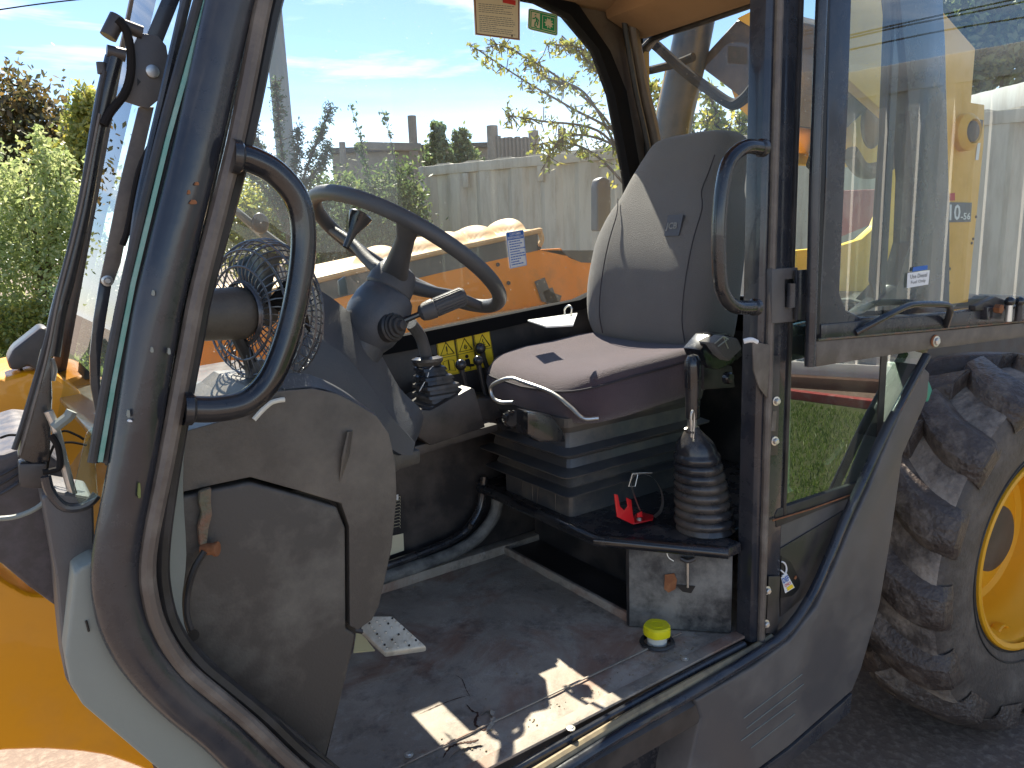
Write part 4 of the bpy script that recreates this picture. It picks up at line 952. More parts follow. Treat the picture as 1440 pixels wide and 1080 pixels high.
lathe([(-.100,.050),(-.094,.054),(-.075,.053),(-.050,.046),(-.040,.040),(-.034,.028),(-.032,.0)], WC, nw, 32).obj('hub', M['cowl'], sw)
PC = WC-nw*.152+V((.006,-.005,0))
pod = lathe([(-.105,.0),(-.10,.025),(-.085,.046),(-.055,.062),(-.015,.070),(.02,.067),(.045,.058),(.052,.050),(.052,0)], PC, nw, 36).obj('column_pod', M['screen'], T)
tube([PC-nw*.08, PC-nw*.16+V((.0,0,-.02)), PC-nw*.26+V((.02,0,-.05))], [.05,.045,.05], 20).obj('steering_column', M['cowl'], T)
S0 = PY(546,460,.41); E0 = PY(652,416,.36); ax = (E0-S0).normalized(); Ls = (E0-S0).length
g = lathe([(-.03,.034),(.0,.034),(.003,.030),(.007,.030),(.008,.025),(.014,.025),(.015,.019),(.022,.018),(.023,.012),(.032,.010),(.034,.0)], PY(553,459,.40), (.30,-.93,.12), 28); g.obj('stalk_boot', M['rubber'], T, smooth=25)
lathe([(.03,.007),(Ls*.42,.006)], S0, ax, 10).obj('stalk', M['gloss'], T)
gp = lathe([(Ls*.40,.008),(Ls*.43,.017),(Ls*.50,.021),(Ls*.60,.0225),(Ls*.61,.019),(Ls*.98,.0195),(Ls*1.0,.0185),(Ls*1.02,.016),(Ls*1.02,.0)], S0, ax, 28).obj('stalk_grip', M['cowl'], T)
x_ = ax.orthogonal().normalized(); y_ = ax.cross(x_)
for k in range(18):
    a = k*math.tau/18; r = x_*math.cos(a)+y_*math.sin(a); obox(S0+ax*Ls*.62+r*.0195, S0+ax*Ls*.985+r*.0195, .0036, .0036, up=r, bevel=.0008).obj('grip_rib', M['cowl'], gp)
lathe([(Ls*1.02,.012),(Ls*1.025,.012),(Ls*1.025,.010),(Ls*1.02,.010)], S0, ax, 20).obj('end_ring', M['rubber'], gp)
a = PY(486,348,.56); b = PY(507,303,.56); ax2 = (b-a).normalized(); l2 = (b-a).length
lathe([(0,.007),(l2*.45,.010),(l2*.85,.024),(l2,.028),(l2*1.05,.024),(l2*1.06,0)], a, ax2, 20).obj('indicator_stalk', M['gloss'], T)
prism([PY(x, y, .60) for x, y in [(476,395),(486,388),(490,414),(478,416)]], (0,.01,0), .003).obj('switch_tab', M['greyp'], T)
# instrument cowl sweeping down to the floor
A_ = [(392,372),(430,396),(468,420),(500,448),(532,492),(562,545),(594,580),(590,610)]
B_ = [(395,455),(425,466),(455,478),(488,500),(520,540),(548,580),(576,612),(584,622)]
C_ = [(395,545),(420,548),(445,552),(475,565),(505,592),(532,618),(562,638),(580,640)]
def row(L, y): return catmull([PY(a, b, y) for a, b in L], 5)
R_ = [row(C_, .36), row(B_, .365), row(B_, .372), row(A_, .455), row(A_, .465), [p+V((0,.17,.0)) for p in row(A_, .465)]]
R_[1] = [p.lerp(q, .06) for p, q in zip(row(B_, .365), R_[0])]
k = len(R_[0]); g = G().add([p for r in R_ for p in r], [(i*k+j, i*k+j+1, (i+1)*k+j+1, (i+1)*k+j) for i in range(len(R_)-1) for j in range(k-1)])
g.obj('instrument_cowl', M['cowl'], T, smooth=50)
prism([PY(x, y, .40) for x, y in [(400,560),(560,640),(592,632),(592,652),(560,662),(520,720),(400,720)]], (0,.3,0), .008).obj('cowl_base', M['plastic'], T)
# ---- dashboard side moulding with its inset cover
D1 = [(236,705),(240,650),(262,604),(312,590),(350,568),(366,548),(402,548),(440,545),(472,552),(502,567),(530,584),(547,610),(556,650),(558,700),(551,770),(540,820),(533,852),(523,872),(503,886),(500,905),(480,988),(456,1074),(400,1034),(325,972),(262,918),(240,800)]
def soft_slab(poly, y0, depth, bev, name, m, seg=4):
    return prism([PY(a, b, y0) for a, b in poly], (0,depth,0), bev, seg).obj(name, M[m], T, smooth=50)
upper = [(236,705),(240,650),(262,606),(312,592),(345,570),(366,552),(402,549),(440,546),(472,553),(502,568),(530,585),(547,610),(556,650),(558,700),(551,770),(540,820),(533,852),(523,872),(503,886),(492,880),(491,740),(480,708),(420,690),(352,671),(300,682),(240,696)]
soft_slab(upper, .085, .28, .013, 'dashboard_side', 'plastic')
lower = [(243,702),(300,688),(352,678),(418,696),(474,713),(486,742),(487,884),(500,892),(496,915),(478,990),(456,1073),(398,1030),(326,970),(268,918),(256,880),(250,800)]
soft_slab(lower, .084, .24, .006, 'access_cover', 'plastic_b', 3)
prism([PY(a, b, .11) for a, b in [(236,690),(500,690),(500,890),(456,1076),(262,920),(236,800)]], (0,.2,0)).obj('dashboard_core', M['lab_k'], T)
# crease rising to the right shoulder of the moulding
tube([PY(492,606,.080), PY(486,640,.082), PY(478,676,.086)], [.010,.014,.003], 10, flat=(1,.35)).obj('moulding_crease', M['plastic'], T)
P = catmull([PY(x, y, .0785) for x, y in [(402,549),(440,546),(470,552),(505,568),(540,594)]], 5)
g = G(); v = []
for i, q in enumerate(P):
    t = i/(len(P)-1); w = .030*math.sin(math.pi*t)**.6; v += [q+V((0,.01,0)), q+V((0,.04+w*1.5,.012+w*.15))]
g.add(v, [(2*i, 2*i+2, 2*i+3, 2*i+1) for i in range(len(P)-1)]); g.obj('shoulder_lip', M['cowl'], T)
tube([PY(x, y, .074) for x, y in [(357,590),(366,580),(374,572),(382,566),(392,563),(400,562)]], .004, 8).obj('pale_reflection', M['whitep'], T)  # white tube put in for the zigzag reflections on the moulding
# top of the dashboard
mt = mat('dash_top_plastic', (.16,.17,.17), .28, dirt=(.45,.44,.40), dscale=5, damt=.4, coat=.6)
prism([V((.13,.09,.688)), V((.50,.09,.700)), V((.54,.5,.715)), V((.50,.86,.72)), V((.10,.86,.70))], (0,0,.012), .005).obj('dashboard_top', mt, T)
for P in ([(330,560),(341,540),(352,520),(364,505)], [(300,590),(320,575),(345,562)]): tube([PZ(x, y, .715) for x, y in P], .006, 8).obj('fan_cable', M['hose'], T)
# fittings at the edge of the cover
strip = G(); Pl = [(281,692),(298,686),(297,706),(299,724),(294,742),(291,768),(281,768),(279,742),(284,722),(280,706)]
prism([PY(a, b, .066) for a, b in Pl], (0,.012,0), .003).obj('foam_strip', M['chain'], T)
a = PY(284,772,.07); b = PY(306,772,.055); lathe([(0,.009),((b-a).length*.8,.009),((b-a).length*.82,.011),((b-a).length,.011),((b-a).length,.0)], a, b-a, 14).obj('rusty_stop_bolt', M['rust'], T)
tube([PY(x, y, .06) for x, y in [(288,775),(274,798),(264,830),(262,862),(268,885)]], .005, 8).obj('cable_loop', M['rubber'], T)
tube([PY(x, y, .055) for x, y in [(240,722),(237,745),(234,768)]], .0016, 6).obj('crack_line', M['lab_k'], T)
lathe([(0,.009),(.003,.009),(.003,.0)], PY(271,893,.062), (0,-1,0), 16).obj('black_disc', M['lab_k'], T)  # black disc, its colour standing in for the dark of a hole
lathe([(0,.007),(.003,.007),(.003,.0)], PY(421,1042,.07), (0,-1,0), 16).obj('black_disc', M['lab_k'], T)
tube([PY(x, y, .058) for x, y in [(262,900),(320,955),(390,1012),(452,1064),(520,1120)]], .005, 8).obj('cover_seal', M['rubber'], T)
# ---- accelerator pedal and the tan plate behind it
PQ = [PZ(521,866,.155), PZ(552,866,.15), PZ(600,909,.075), PZ(541,917,.085), PZ(506,884,.135)]
pd_ = prism(PQ, (0,0,-.014), .004).obj('pedal_pad', M['pedal'], T)
for r in range(4):
    for c in range(8):
        u = .08+.84*c/7; v_ = .10+.8*r/3
        if r in (1,2) and 1 < c < 6 and (c+r) % 2: continue
        q = (PQ[0]*.5+PQ[4]*.5).lerp(PQ[3], u).lerp(PQ[1].lerp(PQ[2], u), v_)
        lathe([(0,.0028),(.003,.0020),(.003,0)], q+V((0,0,.0005)), (0,0,1), 8).obj('pedal_stud', M['steel'] if (c+r) % 3 else M['lab_k'], pd_)
tube([PQ[4]+V((.01,.0,-.01)), PQ[4]+V((-.06,.03,.02))], .008, 8, smoothp=False).obj('pedal_arm', M['dark'], T)
prism([PZ(502,882,.07), PZ(527,914,.03), PZ(497,917,.03)], (0,0,-.003)).obj('pedal_base_plate', M['tan'], T)

# ---- desk fan clamped on the dashboard (own thing)
FC = V((.405,.27,.892)); FA = V((.93,.36,-.06)).normalized(); fx = FA.orthogonal().normalized(); fy = FA.cross(fx)
fan = empty('fan', (FC.x, FC.y, .715), 'small black wire caged fan standing on the dashboard behind the front grab handle', 'fan')
cage = G(); cprof = [(-.030,.030),(-.046,.055),(-.050,.080),(-.040,.108),(-.018,.124),(.005,.128),(.028,.120),(.046,.096),(.054,.062),(.056,.026)]
for h, r in cprof:
    t = tube([FC+FA*h+(fx*math.cos(a)+fy*math.sin(a))*r for a in [i*math.tau/36 for i in range(36)]], .0022, 5, closed=True, n=1, smoothp=False); cage.add(t.v, t.f)
for k in range(36):
    a = k*math.tau/44; P = [FC+FA*h+(fx*math.cos(a+h*4)+fy*math.sin(a+h*4))*r for h, r in cprof]; t = tube(P, .0013, 4, n=2, cap=False); cage.add(t.v, t.f)
cage.obj('wire_cage', M['wire'], fan)
for k in range(4):
    a0 = k*math.tau/4; v = []
    for i in range(6):
        for j in range(6):
            r = .02+.085*i/5; a = a0+(.15+1.0*j/5)*(.7+.3*i/5); h = -.012+.028*j/5; v.append(FC+FA*h+(fx*math.cos(a)+fy*math.sin(a))*r)
    G().add(v, [(i*6+j, (i+1)*6+j, (i+1)*6+j+1, i*6+j+1) for i in range(5) for j in range(5)]).obj('blade', M['gloss'], fan)
lathe([(-.175,.0),(-.175,.034),(-.168,.041),(-.06,.045),(-.048,.045),(-.045,.030),(-.02,.026),(.012,.024),(.014,.0)], FC, FA, 30).obj('motor', M['plastic'], fan)
lathe([(-.052,.052),(-.044,.056),(-.040,.052)], FC, FA, 24).obj('cage_ring', M['wire'], fan)
tube([FC-FA*.06+V((0,0,-.04)), FC-FA*.05+V((.01,0,-.10)), FC-FA*.06+V((.0,.0,-.165))], .012, 10).obj('stand', M['dark'], fan)
prism([PY(x, y, .24) for x, y in [(355,510),(372,505),(384,540),(378,562),(360,560),(350,535)]], (0,.012,0), .003).obj('bracket', M['ridge'], fan)
bolt(PY(368,536,.238), (0,-1,0), .006, .004, parent=fan, m='steel')

# ---- windscreen, its edge, seals and wiper
wn_ = V((.63,0,-.199)).normalized()
def WS(px, py, off=0): return PD(px, py, V((.09,0,.69))+wn_*off, wn_)
G().add([V((.09-.22*.316*.8,.0,.47)), V((.09-.22*.316*.8,.88,.47)), V((.289+.40*.316,.88,1.72)), V((.289+.40*.316,.0,1.72))], [(0,1,2,3)]).obj('windscreen', M['glass_front'], T, smooth=0)
ed = [(304,-50),(290,0),(235,200),(187,400),(160,540),(141,650)]
prism([PY(x-3, y, -.012) for x, y in ed]+[PY(x+3.5, y, -.012) for x, y in ed[::-1]], (0,.006,0)).obj('windscreen_edge', M['glass_edge'], T)
tube([PY(x+9, y, .0) for x, y in ed], .008, 8).obj('pillar_lip', M['rubber'], T)
tube([PY(x-10, y, .0) for x, y in ed], .007, 10).obj('windscreen_seal', M['rubber'], T)
tube([PY(x, y, .02) for x, y in [(278,-50),(262,0),(232,130),(212,215),(196,290),(184,370),(160,480),(140,600),(133,650)]], .0065, 10).obj('seal_strip', M['gloss'], T)
tube([PY(x, y, .05) for x, y in [(262,-40),(255,20),(244,90),(222,180),(196,240),(180,320),(172,345)]], .004, 8).obj('wiper_hose', M['hose'], T)
WY = .09
def flatbar(P, w, y, th=.006): # flat bar following pixel path with half widths
    L_ = [PY(x-w_, yy, y) for (x, yy), w_ in zip(P, w)]; R2 = [PY(x+w_, yy, y) for (x, yy), w_ in zip(P, w)]; return prism(L_+R2[::-1], (0,th,0), .0015)
wl = flatbar([(262,-60),(240,0),(206,82)], [13,13,14], WY).obj('wiper_arm', M['frame'], T)
flatbar([(206,150),(180,260),(158,370),(150,398)], [11,12,12,10], WY+.004).obj('wiper_arm', M['ridge'], T)
flatbar([(150,390),(140,450),(134,500),(134,540),(142,600),(150,655)], [9,9,8,7,4,2], WY+.008).obj('wiper_arm', M['frame'], T)
bolt(PY(151,395,WY-.002), (0,-1,0), .005, .003, parent=T, m='steel')
kp = prism([PY(x, y, WY-.004) for x, y in [(186,66),(196,46),(222,50),(234,64),(241,105),(233,132),(208,153),(175,142),(181,102)]], (0,.006,0), .0015).obj('pivot_plate', M['skirt'], T)
lathe([(0,.0085),(.004,.0085),(.0045,.0075),(.0045,0)], PY(214,101,WY-.004), (0,-1,0), 20).obj('pivot_pin', M['steel'], kp)
prism([PY(x, y, WY-.005) for x, y in [(193,110),(198,115),(193,121)]], (0,-.0005,0)).obj('notch', M['lab_k'], kp)
tube([PY(x, y, WY-.012) for x, y in [(164,28),(176,40),(183,66),(184,100),(176,130),(155,158),(146,176)]], .0055, 10).obj('hose_loop', M['hose'], T)
for a, b, r in (((152,52),(166,24),.0105), ((168,34),(200,46),.0085), ((150,72),(176,78),.0085), ((142,88),(144,104),.006)):
    A0 = PY(*a, WY-.004); B0 = PY(*b, WY-.004); l_ = (B0-A0).length; lathe([(0,0),(0,r),(l_,r),(l_,0)], A0, B0-A0, 14).obj('pivot_barrel', M['dark'], T)
tube([PY(x, y, WY) for x, y in [(160,82),(148,130),(134,200),(119,290),(98,380),(82,440),(72,500)]], [.011,.0105,.009,.0085,.0095,.010,.011], 12).obj('wiper_rod', M['gloss'], T)
tube([PY(x, y, WY-.008) for x, y in [(147,100),(132,180),(112,290),(86,400),(60,500),(34,590),(20,632)]], .0035, 8).obj('wiper_blade', M['rubber'], T)
tube([PY(x, y, WY-.010) for x, y in [(140,160),(112,300),(82,420),(66,500),(45,580),(28,640)]], .0022, 6).obj('washer_line', M['ridge'], T)
prism([PY(x, y, WY-.01) for x, y in [(60,490),(72,488),(74,560),(70,650),(50,654),(24,644),(30,610)]], (0,.03,0), .005).obj('wiper_base', M['gloss'], T)
prism([PY(x, y, WY-.012) for x, y in [(26,652),(67,652),(60,688),(28,686)]], (0,.035,0), .004).obj('wiper_base_cap', M['dark'], T)
tube([PY(x, y, WY) for x, y in [(72,505),(76,520),(73,535)]], .004, 8).obj('spring', M['steel'], T)
# cowl clutter at the foot of the windscreen
tube([PY(x, y, .06) for x, y in [(68,578),(78,602),(90,650),(104,700),(120,738)]], .0055, 8).obj('washer_pipe', M['steel'], T)
tube([PY(x, y, .055) for x, y in [(76,602),(86,594),(96,586),(101,578)]], .007, 8).obj('nozzle', M['greyp'], T)
tube([PY(x, y, .05) for x, y in [(64,670),(70,690),(86,710),(104,714),(124,708),(136,696)]], .0065, 10).obj('bent_pipe', M['frame'], T)
tube([PY(x, y, .05) for x, y in [(72,612),(82,630),(84,656),(72,662),(60,664)]], .004, 8).obj('hose_curl', M['hose'], T)
tube([PY(x, y, .08) for x, y in [(-10,730),(20,727),(45,718),(62,706),(74,688)]], .0035, 8).obj('cable', M['greyp'], T)
tube([PY(x, y, .08) for x, y in [(-8,700),(10,690),(26,680)]], .0022, 6).obj('cable', M['dark'], T)
for P in ([(75,616),(90,606),(108,612),(118,618)], [(80,624),(100,622),(122,626)], [(0,616),(12,612),(24,612)], [(84,608),(70,640),(66,660)]): tube([PY(x, y, .12) for x, y in P], .0018, 6).obj('thin_hose', M['hose'], T)
prism([PY(x, y, .03) for x, y in [(122,610),(132,600),(138,700),(112,712),(104,690)]], (0,.01,0), .003).obj('glass_corner', M['glass_front'], T)
# black front mudguard and grey corner panel
prism([PY(x, y, .16) for x, y in [(-60,655),(0,640),(30,630),(62,632),(92,655),(108,720),(130,780),(130,800),(92,858),(76,852),(40,826),(0,792),(-60,775)]], (0,.35,0), .022, 4).obj('front_mudguard', mat('mudguard_plastic', (.055,.05,.055), .4, dirt=(.25,.2,.2), dscale=40, damt=.3), T)
for k in range(3): tube([PY(x, y, .15) for x, y in [(-30,692-k*14+20),(10,672-k*12+16),(44,650-k*10+14)]], .0022, 6).obj('mudguard_rib', M['rubber'], T)
prism([PY(x, y, .05) for x, y in [(58,700),(72,690),(132,700),(140,1010),(104,975),(92,955),(86,900),(78,810)]], (0,.10,0), .010, 3).obj('corner_panel_edge', M['skirt'], T)
prism([PY(x, y, .0) for x, y in [(104,806),(116,797),(134,788),(150,800),(165,900),(240,990),(420,1130),(560,1230),(420,1230),(217,1078),(116,992),(98,962),(92,925)]], (0,.07,0), .010, 4).obj('corner_panel', M['greyp'], T)
tube([PY(x, y, -.002) for x, y in [(121,873),(123,880),(125,888)]], .0014, 6).obj('scratch', M['lab_k'], T)
# orange boom ahead of the cab, and the lower chassis plate
boom = prism([PY(x, y, .75) for x, y in [(-260,500),(-60,545),(0,532),(40,522),(70,520),(105,545),(140,578),(180,640),(180,780),(60,760),(-10,745),(-260,700)]], (0,.38,0), .02, 3).obj('boom', M['orange'], T)
chs = prism([PY(x, y, .62) for x, y in [(-260,790),(-40,792),(0,812),(22,826),(42,836),(78,838),(180,840),(420,1000),(420,1160),(260,1110),(190,1078),(150,1064),(110,1058),(60,1055),(0,1057),(-260,1075)]], (0,.20,0), .012, 3).obj('front_chassis', M['orange'], T)
ht = prism([PY(x, y, .74) for x, y in [(10,508),(18,492),(58,460),(70,462),(66,486),(72,508),(66,528),(52,522),(40,514),(28,520),(14,520)]], (0,.12,0), .012, 3).obj('work_light_hood', M['dark'], T)
lathe([(0,.020),(.006,.022),(.010,.0)], PY(26,510,.80), (-.95,-.1,-.3), 18).obj('lamp_lens', M['dark'], ht)
# ---- engine pod on the far side
EY = 1.30
def E(px, py, y=EY): return PY(px, py, y)
tp0, tp1 = E(300,424), E(756,322)
def ztop(x): return tp0.z+(tp1.z-tp0.z)*(x-tp0.x)/(tp1.x-tp0.x)
v = []; nx, ny = 150, 40; XA, XB = tp0.x, tp1.x; YA, YB = EY, EY+.62
bumps = [(1.03,1.42),(1.19,1.58),(1.02,1.66),(1.40,1.42),(1.50,1.56),(1.66,1.50),(1.28,1.72)]
bumps = []
for px, py in ((530,366),(586,352),(624,350),(665,342),(712,332)):
    z0 = .955; q = None
    for yy in (1.42,1.5,1.58): pass
    q = PY(px, py, 1.50); bumps.append((q.x, 1.50))
for i in range(nx+1):
    for j in range(ny+1):
        x = XA+(XB-XA)*i/nx; y = YA+(YB-YA)*j/ny; z = ztop(x)
        z -= .03*max(0, (j-ny+4)/4)**2+.012*(1 if j == 0 else 0)
        for bx_, by_ in bumps:
            d = math.hypot((x-bx_)/.078, (y-by_)/.12)
            if d < 1: z += .050*math.sqrt(max(0, 1-d*d))**1.2
        v.append((x, y, z))
pod_ = G().add(v, [(i*(ny+1)+j, (i+1)*(ny+1)+j, (i+1)*(ny+1)+j+1, i*(ny+1)+j+1) for i in range(nx) for j in range(ny)])
ep = pod_.obj('engine_cover', M['bonnet'], T, smooth=60)
tube([E(300,424)+V((0,-.004,-.010)), E(540,368)+V((0,-.004,-.008)), E(740,325)+V((0,-.004,-.008)), E(757,326), E(762,336), E(758,346)], .011, 8).obj('cover_lip', M['bonnet'], ep)
prism([E(300,426), E(756,326), E(757,352), E(600,388), E(300,462)], (0,.5,0)).obj('engine_side_band', M['greyband'], T)
prism([E(250,475), E(596,389), E(757,351), E(789,349), E(800,362), E(818,369), E(900,372), E(900,520), E(560,640), E(250,700)], (0,.015,0), .003).obj('engine_side_panel', M['bonnet_side'], T)
prism([PY(x, y, 1.27) for x, y in [(520,500),(600,462),(700,440),(820,420),(820,470),(520,560)]], (0,.02,0), .003).obj('step_plate', M['bonnet'], T)
prism([E(760,352), E(825,352), E(900,352), E(900,372), E(817,369), E(798,360)], (0,.3,0)).obj('air_intake', M['greyband'], T)
for q in ((765,388),(776,402)): prism([E(x+q[0]-765, y+q[1]-388, EY-.006) for x, y in [(752,396),(766,390),(774,410),(790,416),(786,428),(762,424)]], (0,.003,0), .001).obj('oil_patch', M['greyband'], ep)
for px, py in ((758,349),(715,398),(700,372)): lathe([(0,.008),(.006,.006),(.006,0)], E(px, py, EY-.004), (0,-1,0), 10).obj('cover_bolt', M['dark'], ep)
mr = empty('mirror_head', PY(850,275,1.6), parent=T)
g = prism([PY(x, y, 1.62) for x, y in [(840,262),(842,252),(850,248),(858,252),(860,264),(860,325),(840,325)]], (0,.05,0), .012, 3).obj('mirror_shell', M['lab_grey'], mr)
sphere(PY(366,314,1.3), .028, 16, 10, (.95,.5,1.15)).obj('work_lamp', M['dark'], T)
tube([PY(320,286,1.32), PY(372,330,1.32), PY(430,372,1.32)], [.010,.016,.018], 8).obj('guide_bar', M['greyband'], T)
# ---- things seen behind the rear window: lift ram, hoses, boom
BX = 2.75
ram = [PX(x, y, BX) for x, y in [(905,262),(962,262),(985,125),(992,60),(955,50),(935,100)]]
tube([PX(932,280,BX), PX(950,160,BX), PX(972,60,BX), PX(985,-10,BX)], .085, 24, smoothp=False).obj('lift_ram', M['cyl'], T)
tube([PX(911,215,BX-.14), PX(925,150,BX-.14), PX(937,95,BX-.14)], .0035, 6).obj('ram_wire', M['zinc'], T)
prism([PX(x, y, BX+.05) for x, y in [(978,90),(1034,28),(1075,10),(1120,30),(1120,180),(1062,152),(1036,134)]], (.35,0,0), .02, 3).obj('boom_section', M['boom'], T)
prism([PX(x, y, BX+.03) for x, y in [(1034,26),(1058,14),(1100,40),(1100,60),(1068,46)]], (.45,0,0), .01).obj('boom_edge', M['rim'], T)
prism([PX(x, y, BX+.08) for x, y in [(1026,122),(1062,150),(1110,175),(1110,215),(1060,172),(1036,150)]], (.40,0,0), .01).obj('boom_edge', M['rim'], T)
tube([PX(x, y, BX-.25) for x, y in [(905,50),(925,66),(960,98),(1000,128),(1028,146),(1042,142),(1056,128),(1066,110)]], .022, 10).obj('hydraulic_hose', M['hose'], T)
tube([PX(x, y, BX-.22) for x, y in [(885,98),(905,100),(930,95),(955,88),(975,80)]], .018, 10).obj('hydraulic_hose', M['hose'], T)

# ---- rear tower with pivot and model decal
TY = .35
tw = prism([PY(x, y, TY) for x, y in [(1180,-120),(1300,-40),(1328,18),(1372,68),(1366,144),(1385,147),(1384,200),(1362,425),(1334,428),(1290,430),(1290,200),(1180,100)]], (0,.04,0), .006).obj('tower_plate', M['tower'], T)
lathe([(0,.068),(.03,.068),(.04,.060),(.05,.045),(.035,.040),(.035,0)], PY(1352,187,TY), (-.15,-1,0), 28).obj('pivot_boss', M['tower'], T)
lathe([(0,.038),(.045,.038),(.048,.034),(.048,0)], PY(1352,187,TY), (-.15,-1,0), 24).obj('pivot_pin', M['boom'], T)
prism([PY(x, y, TY-.004) for x, y in [(1378,168),(1383,169),(1380,190),(1375,190)]], (0,.002,0)).obj('slot', M['boom'], T)
dq = [PY(1318,284,TY-.006), PY(1367,285,TY-.006), PY(1365,312,TY-.006), PY(1318,313,TY-.006)]
dec = prism(dq, (0,.001,0)).obj('model_decal', M['lab_grey'], T, smooth=0)
def qtext(txt, q, u0, u1, v0, v1, m, parent, off=(0,-.0012,0), bold=0, name='lettering'):
    """lettering fitted into the rectangle u0..u1, v0..v1 of quad q"""
    t = text_mesh(txt, 1, (0,0,0), (1,0,0), (0,1,0), extrude=0, bold=bold)
    if not t.v: return
    xa = min(p.x for p in t.v); xb = max(p.x for p in t.v); ya = min(p.y for p in t.v); yb = max(p.y for p in t.v)
    t.v = [quad_uv(q, u0+(u1-u0)*(p.x-xa)/(xb-xa), v1-(v1-v0)*(p.y-ya)/(yb-ya))+Vector(off) for p in t.v]
    t.obj(name, M[m], parent, smooth=0)
qtext('10', dq, .34, .66, .10, .90, 'lab_w', dec, bold=.02); qtext('-56', dq, .68, .97, .52, .88, 'lab_w', dec, bold=.02)
prism([PY(x, y, TY-.004) for x, y in [(1336,272),(1343,271),(1343,282),(1336,282)]], (0,.001,0)).obj('warning_sticker', M['lab_r'], T)
prism([PY(x, y, TY-.004) for x, y in [(1375,201),(1379,201),(1376,225),(1372,225)]], (0,.001,0)).obj('white_sticker', M['lab_w'], T)
for x, y in ((1372,305),(1368,336),(1335,378),(1334,398),(1366,342)): lathe([(0,.006),(.004,.005),(.004,0)], PY(x, y, TY), (0,-1,0), 8).obj('plate_bolt', M['boom'], T)
T2 = .95
far = prism([PY(x, y, T2) for x, y in [(1100,120),(1180,80),(1300,70),(1330,200),(1330,440),(1240,440),(1120,432),(1120,352),(1180,346),(1212,336),(1232,318),(1243,290),(1243,240),(1225,232),(1190,235),(1100,230)]], (0,.04,0), .006).obj('tower_plate', mat('far_plate_yellow', (.90,.58,.03), .4, dirt=(.5,.34,.05), dscale=4, damt=.4), T)  # far plate has its own, stronger yellow
tube([PY(x, y, T2-.1) for x, y in [(1150,235),(1170,180),(1215,130),(1262,60)]], [.05,.05,.06,.05], 12).obj('hydraulic_hose', M['hose'], T)
tube([PY(x, y, T2-.15) for x, y in [(1196,125),(1240,122),(1262,150),(1268,190),(1250,230),(1215,240),(1195,215)]], .035, 12).obj('hydraulic_hose', M['boom'], T)
sphere(PY(1236,78,T2-.1), .04, 14, 8).obj('hose_end', M['dark'], T)
sphere(PY(1227,170,T2-.12), .10, 18, 12, (.7,.4,1.2)).obj('hose_coupling', M['boom'], T)
rdm = prism([PY(x, y, 2.2) for x, y in [(1176,268),(1238,266),(1240,310),(1176,336)]], (0,.05,0), .01).obj('tool_crate', mat('faded_red_paint', (.35,.05,.05), .6, dirt=(.5,.3,.25), dscale=3, damt=.6), label='faded red crate glimpsed through the opening in the rear tower', cat='crate')
# ---- cab side behind the door pillar
QY = .004
qa = prism([PY(x, y, QY) for x, y in [(1258,-80),(1276,100),(1284,250),(1280,340),(1262,402),(1215,440),(1130,458),(1130,500),(1300,505),(1336,440),(1336,300),(1330,60),(1322,-80)]], (0,.05,0), .006).obj('rear_quarter_pillar', M['frame'], T)
G().add([V((1.562,.03,.60)), V((2.18,.03,.60)), V((2.18,.03,1.78)), V((1.562,.03,1.78))], [(0,1,2,3)]).obj('quarter_window', M['glass_quarter'], T, smooth=0)
lw = [(1100,440),(1308,500),(1214,683),(1094,728)]
G().add(pts(PY, lw, .002), [(0,1,2,3)]).obj('lower_side_window', M['glass_low'], T, smooth=0)
# clear strip etched round the lower pane and coiled hose behind it
prism(pts(PY, [(1104,455),(1114,456),(1110,684),(1116,690),(1106,694),(1101,686)], .012), (0,.001,0)).obj('pane_bonding', M['greyp'], T)
P = [PY(x, y, .10) for x, y in [(1208,545),(1203,575),(1194,605),(1180,632),(1162,652)]]
Q = catmull(P, 14); cl_ = []
for i, q in enumerate(Q):
    for s in range(6): a = s*math.tau/6; nx_ = Q[min(i+1,len(Q)-1)]; p = q.lerp(nx_, s/6); cl_.append(p+V((math.cos(a)*.008, math.sin(a)*.008, 0)))
tube(cl_, .0016, 4, n=1, smoothp=False).obj('coiled_hose', M['greyp'], T)
prism(pts(PY, [(1090,724),(1094,716),(1214,676),(1222,684),(1216,692),(1092,742)], -.006), (0,.012,0), .003).obj('pane_lower_trim', M['rubber'], T)
tube(pts(PY, [(1087,732),(1140,716),(1204,693)], -.010), .0022, 6, smoothp=False).obj('red_seal_edge', M['rust'], T)
prism(pts(PY, [(1089,735),(1204,694),(1190,735),(1168,790),(1142,838),(1110,876),(1086,893)], .004), (0,.02,0), .004).obj('lower_side_panel', M['skirt'], T)
prism(pts(PY, [(1097,772),(1190,716),(1184,742),(1162,792),(1140,832),(1098,868)], -.0005), (0,.004,0), .002).obj('recess_panel', M['dark'], T)
wq = pts(PY, [(1099,782),(1112,790),(1126,818),(1124,828),(1114,838),(1098,841)], -.003)
cov = prism(wq, (0,.003,0), .001).obj('filler_window', M['lab_k'], T)
sq4 = [PY(1097,793,-.006), PY(1106,789,-.006), PY(1118,824,-.006), PY(1104,834,-.006)]
lb = prism([PY(x, y, -.0045) for x, y in [(1098,812),(1106,806),(1117,826),(1104,834)]], (0,-.001,0)).obj('filler_label', M['lab_w'], cov)
lqd = [PY(1098,812,-.0062), PY(1107,806,-.0062), PY(1117,826,-.0062), PY(1104,834,-.0062)]
qtext('DEF', lqd, .08, .92, .10, .42, 'lab_b', cov, bold=.02); qtext('ONLY', lqd, .15, .9, .50, .68, 'lab_r', cov, bold=.02)
prism([quad_uv(lqd, u, v) for u, v in [(.3,.75),(.95,.75),(.95,.97),(.3,.97)]], (0,-.0006,0)).obj('label_band', M['lab_y'], cov)
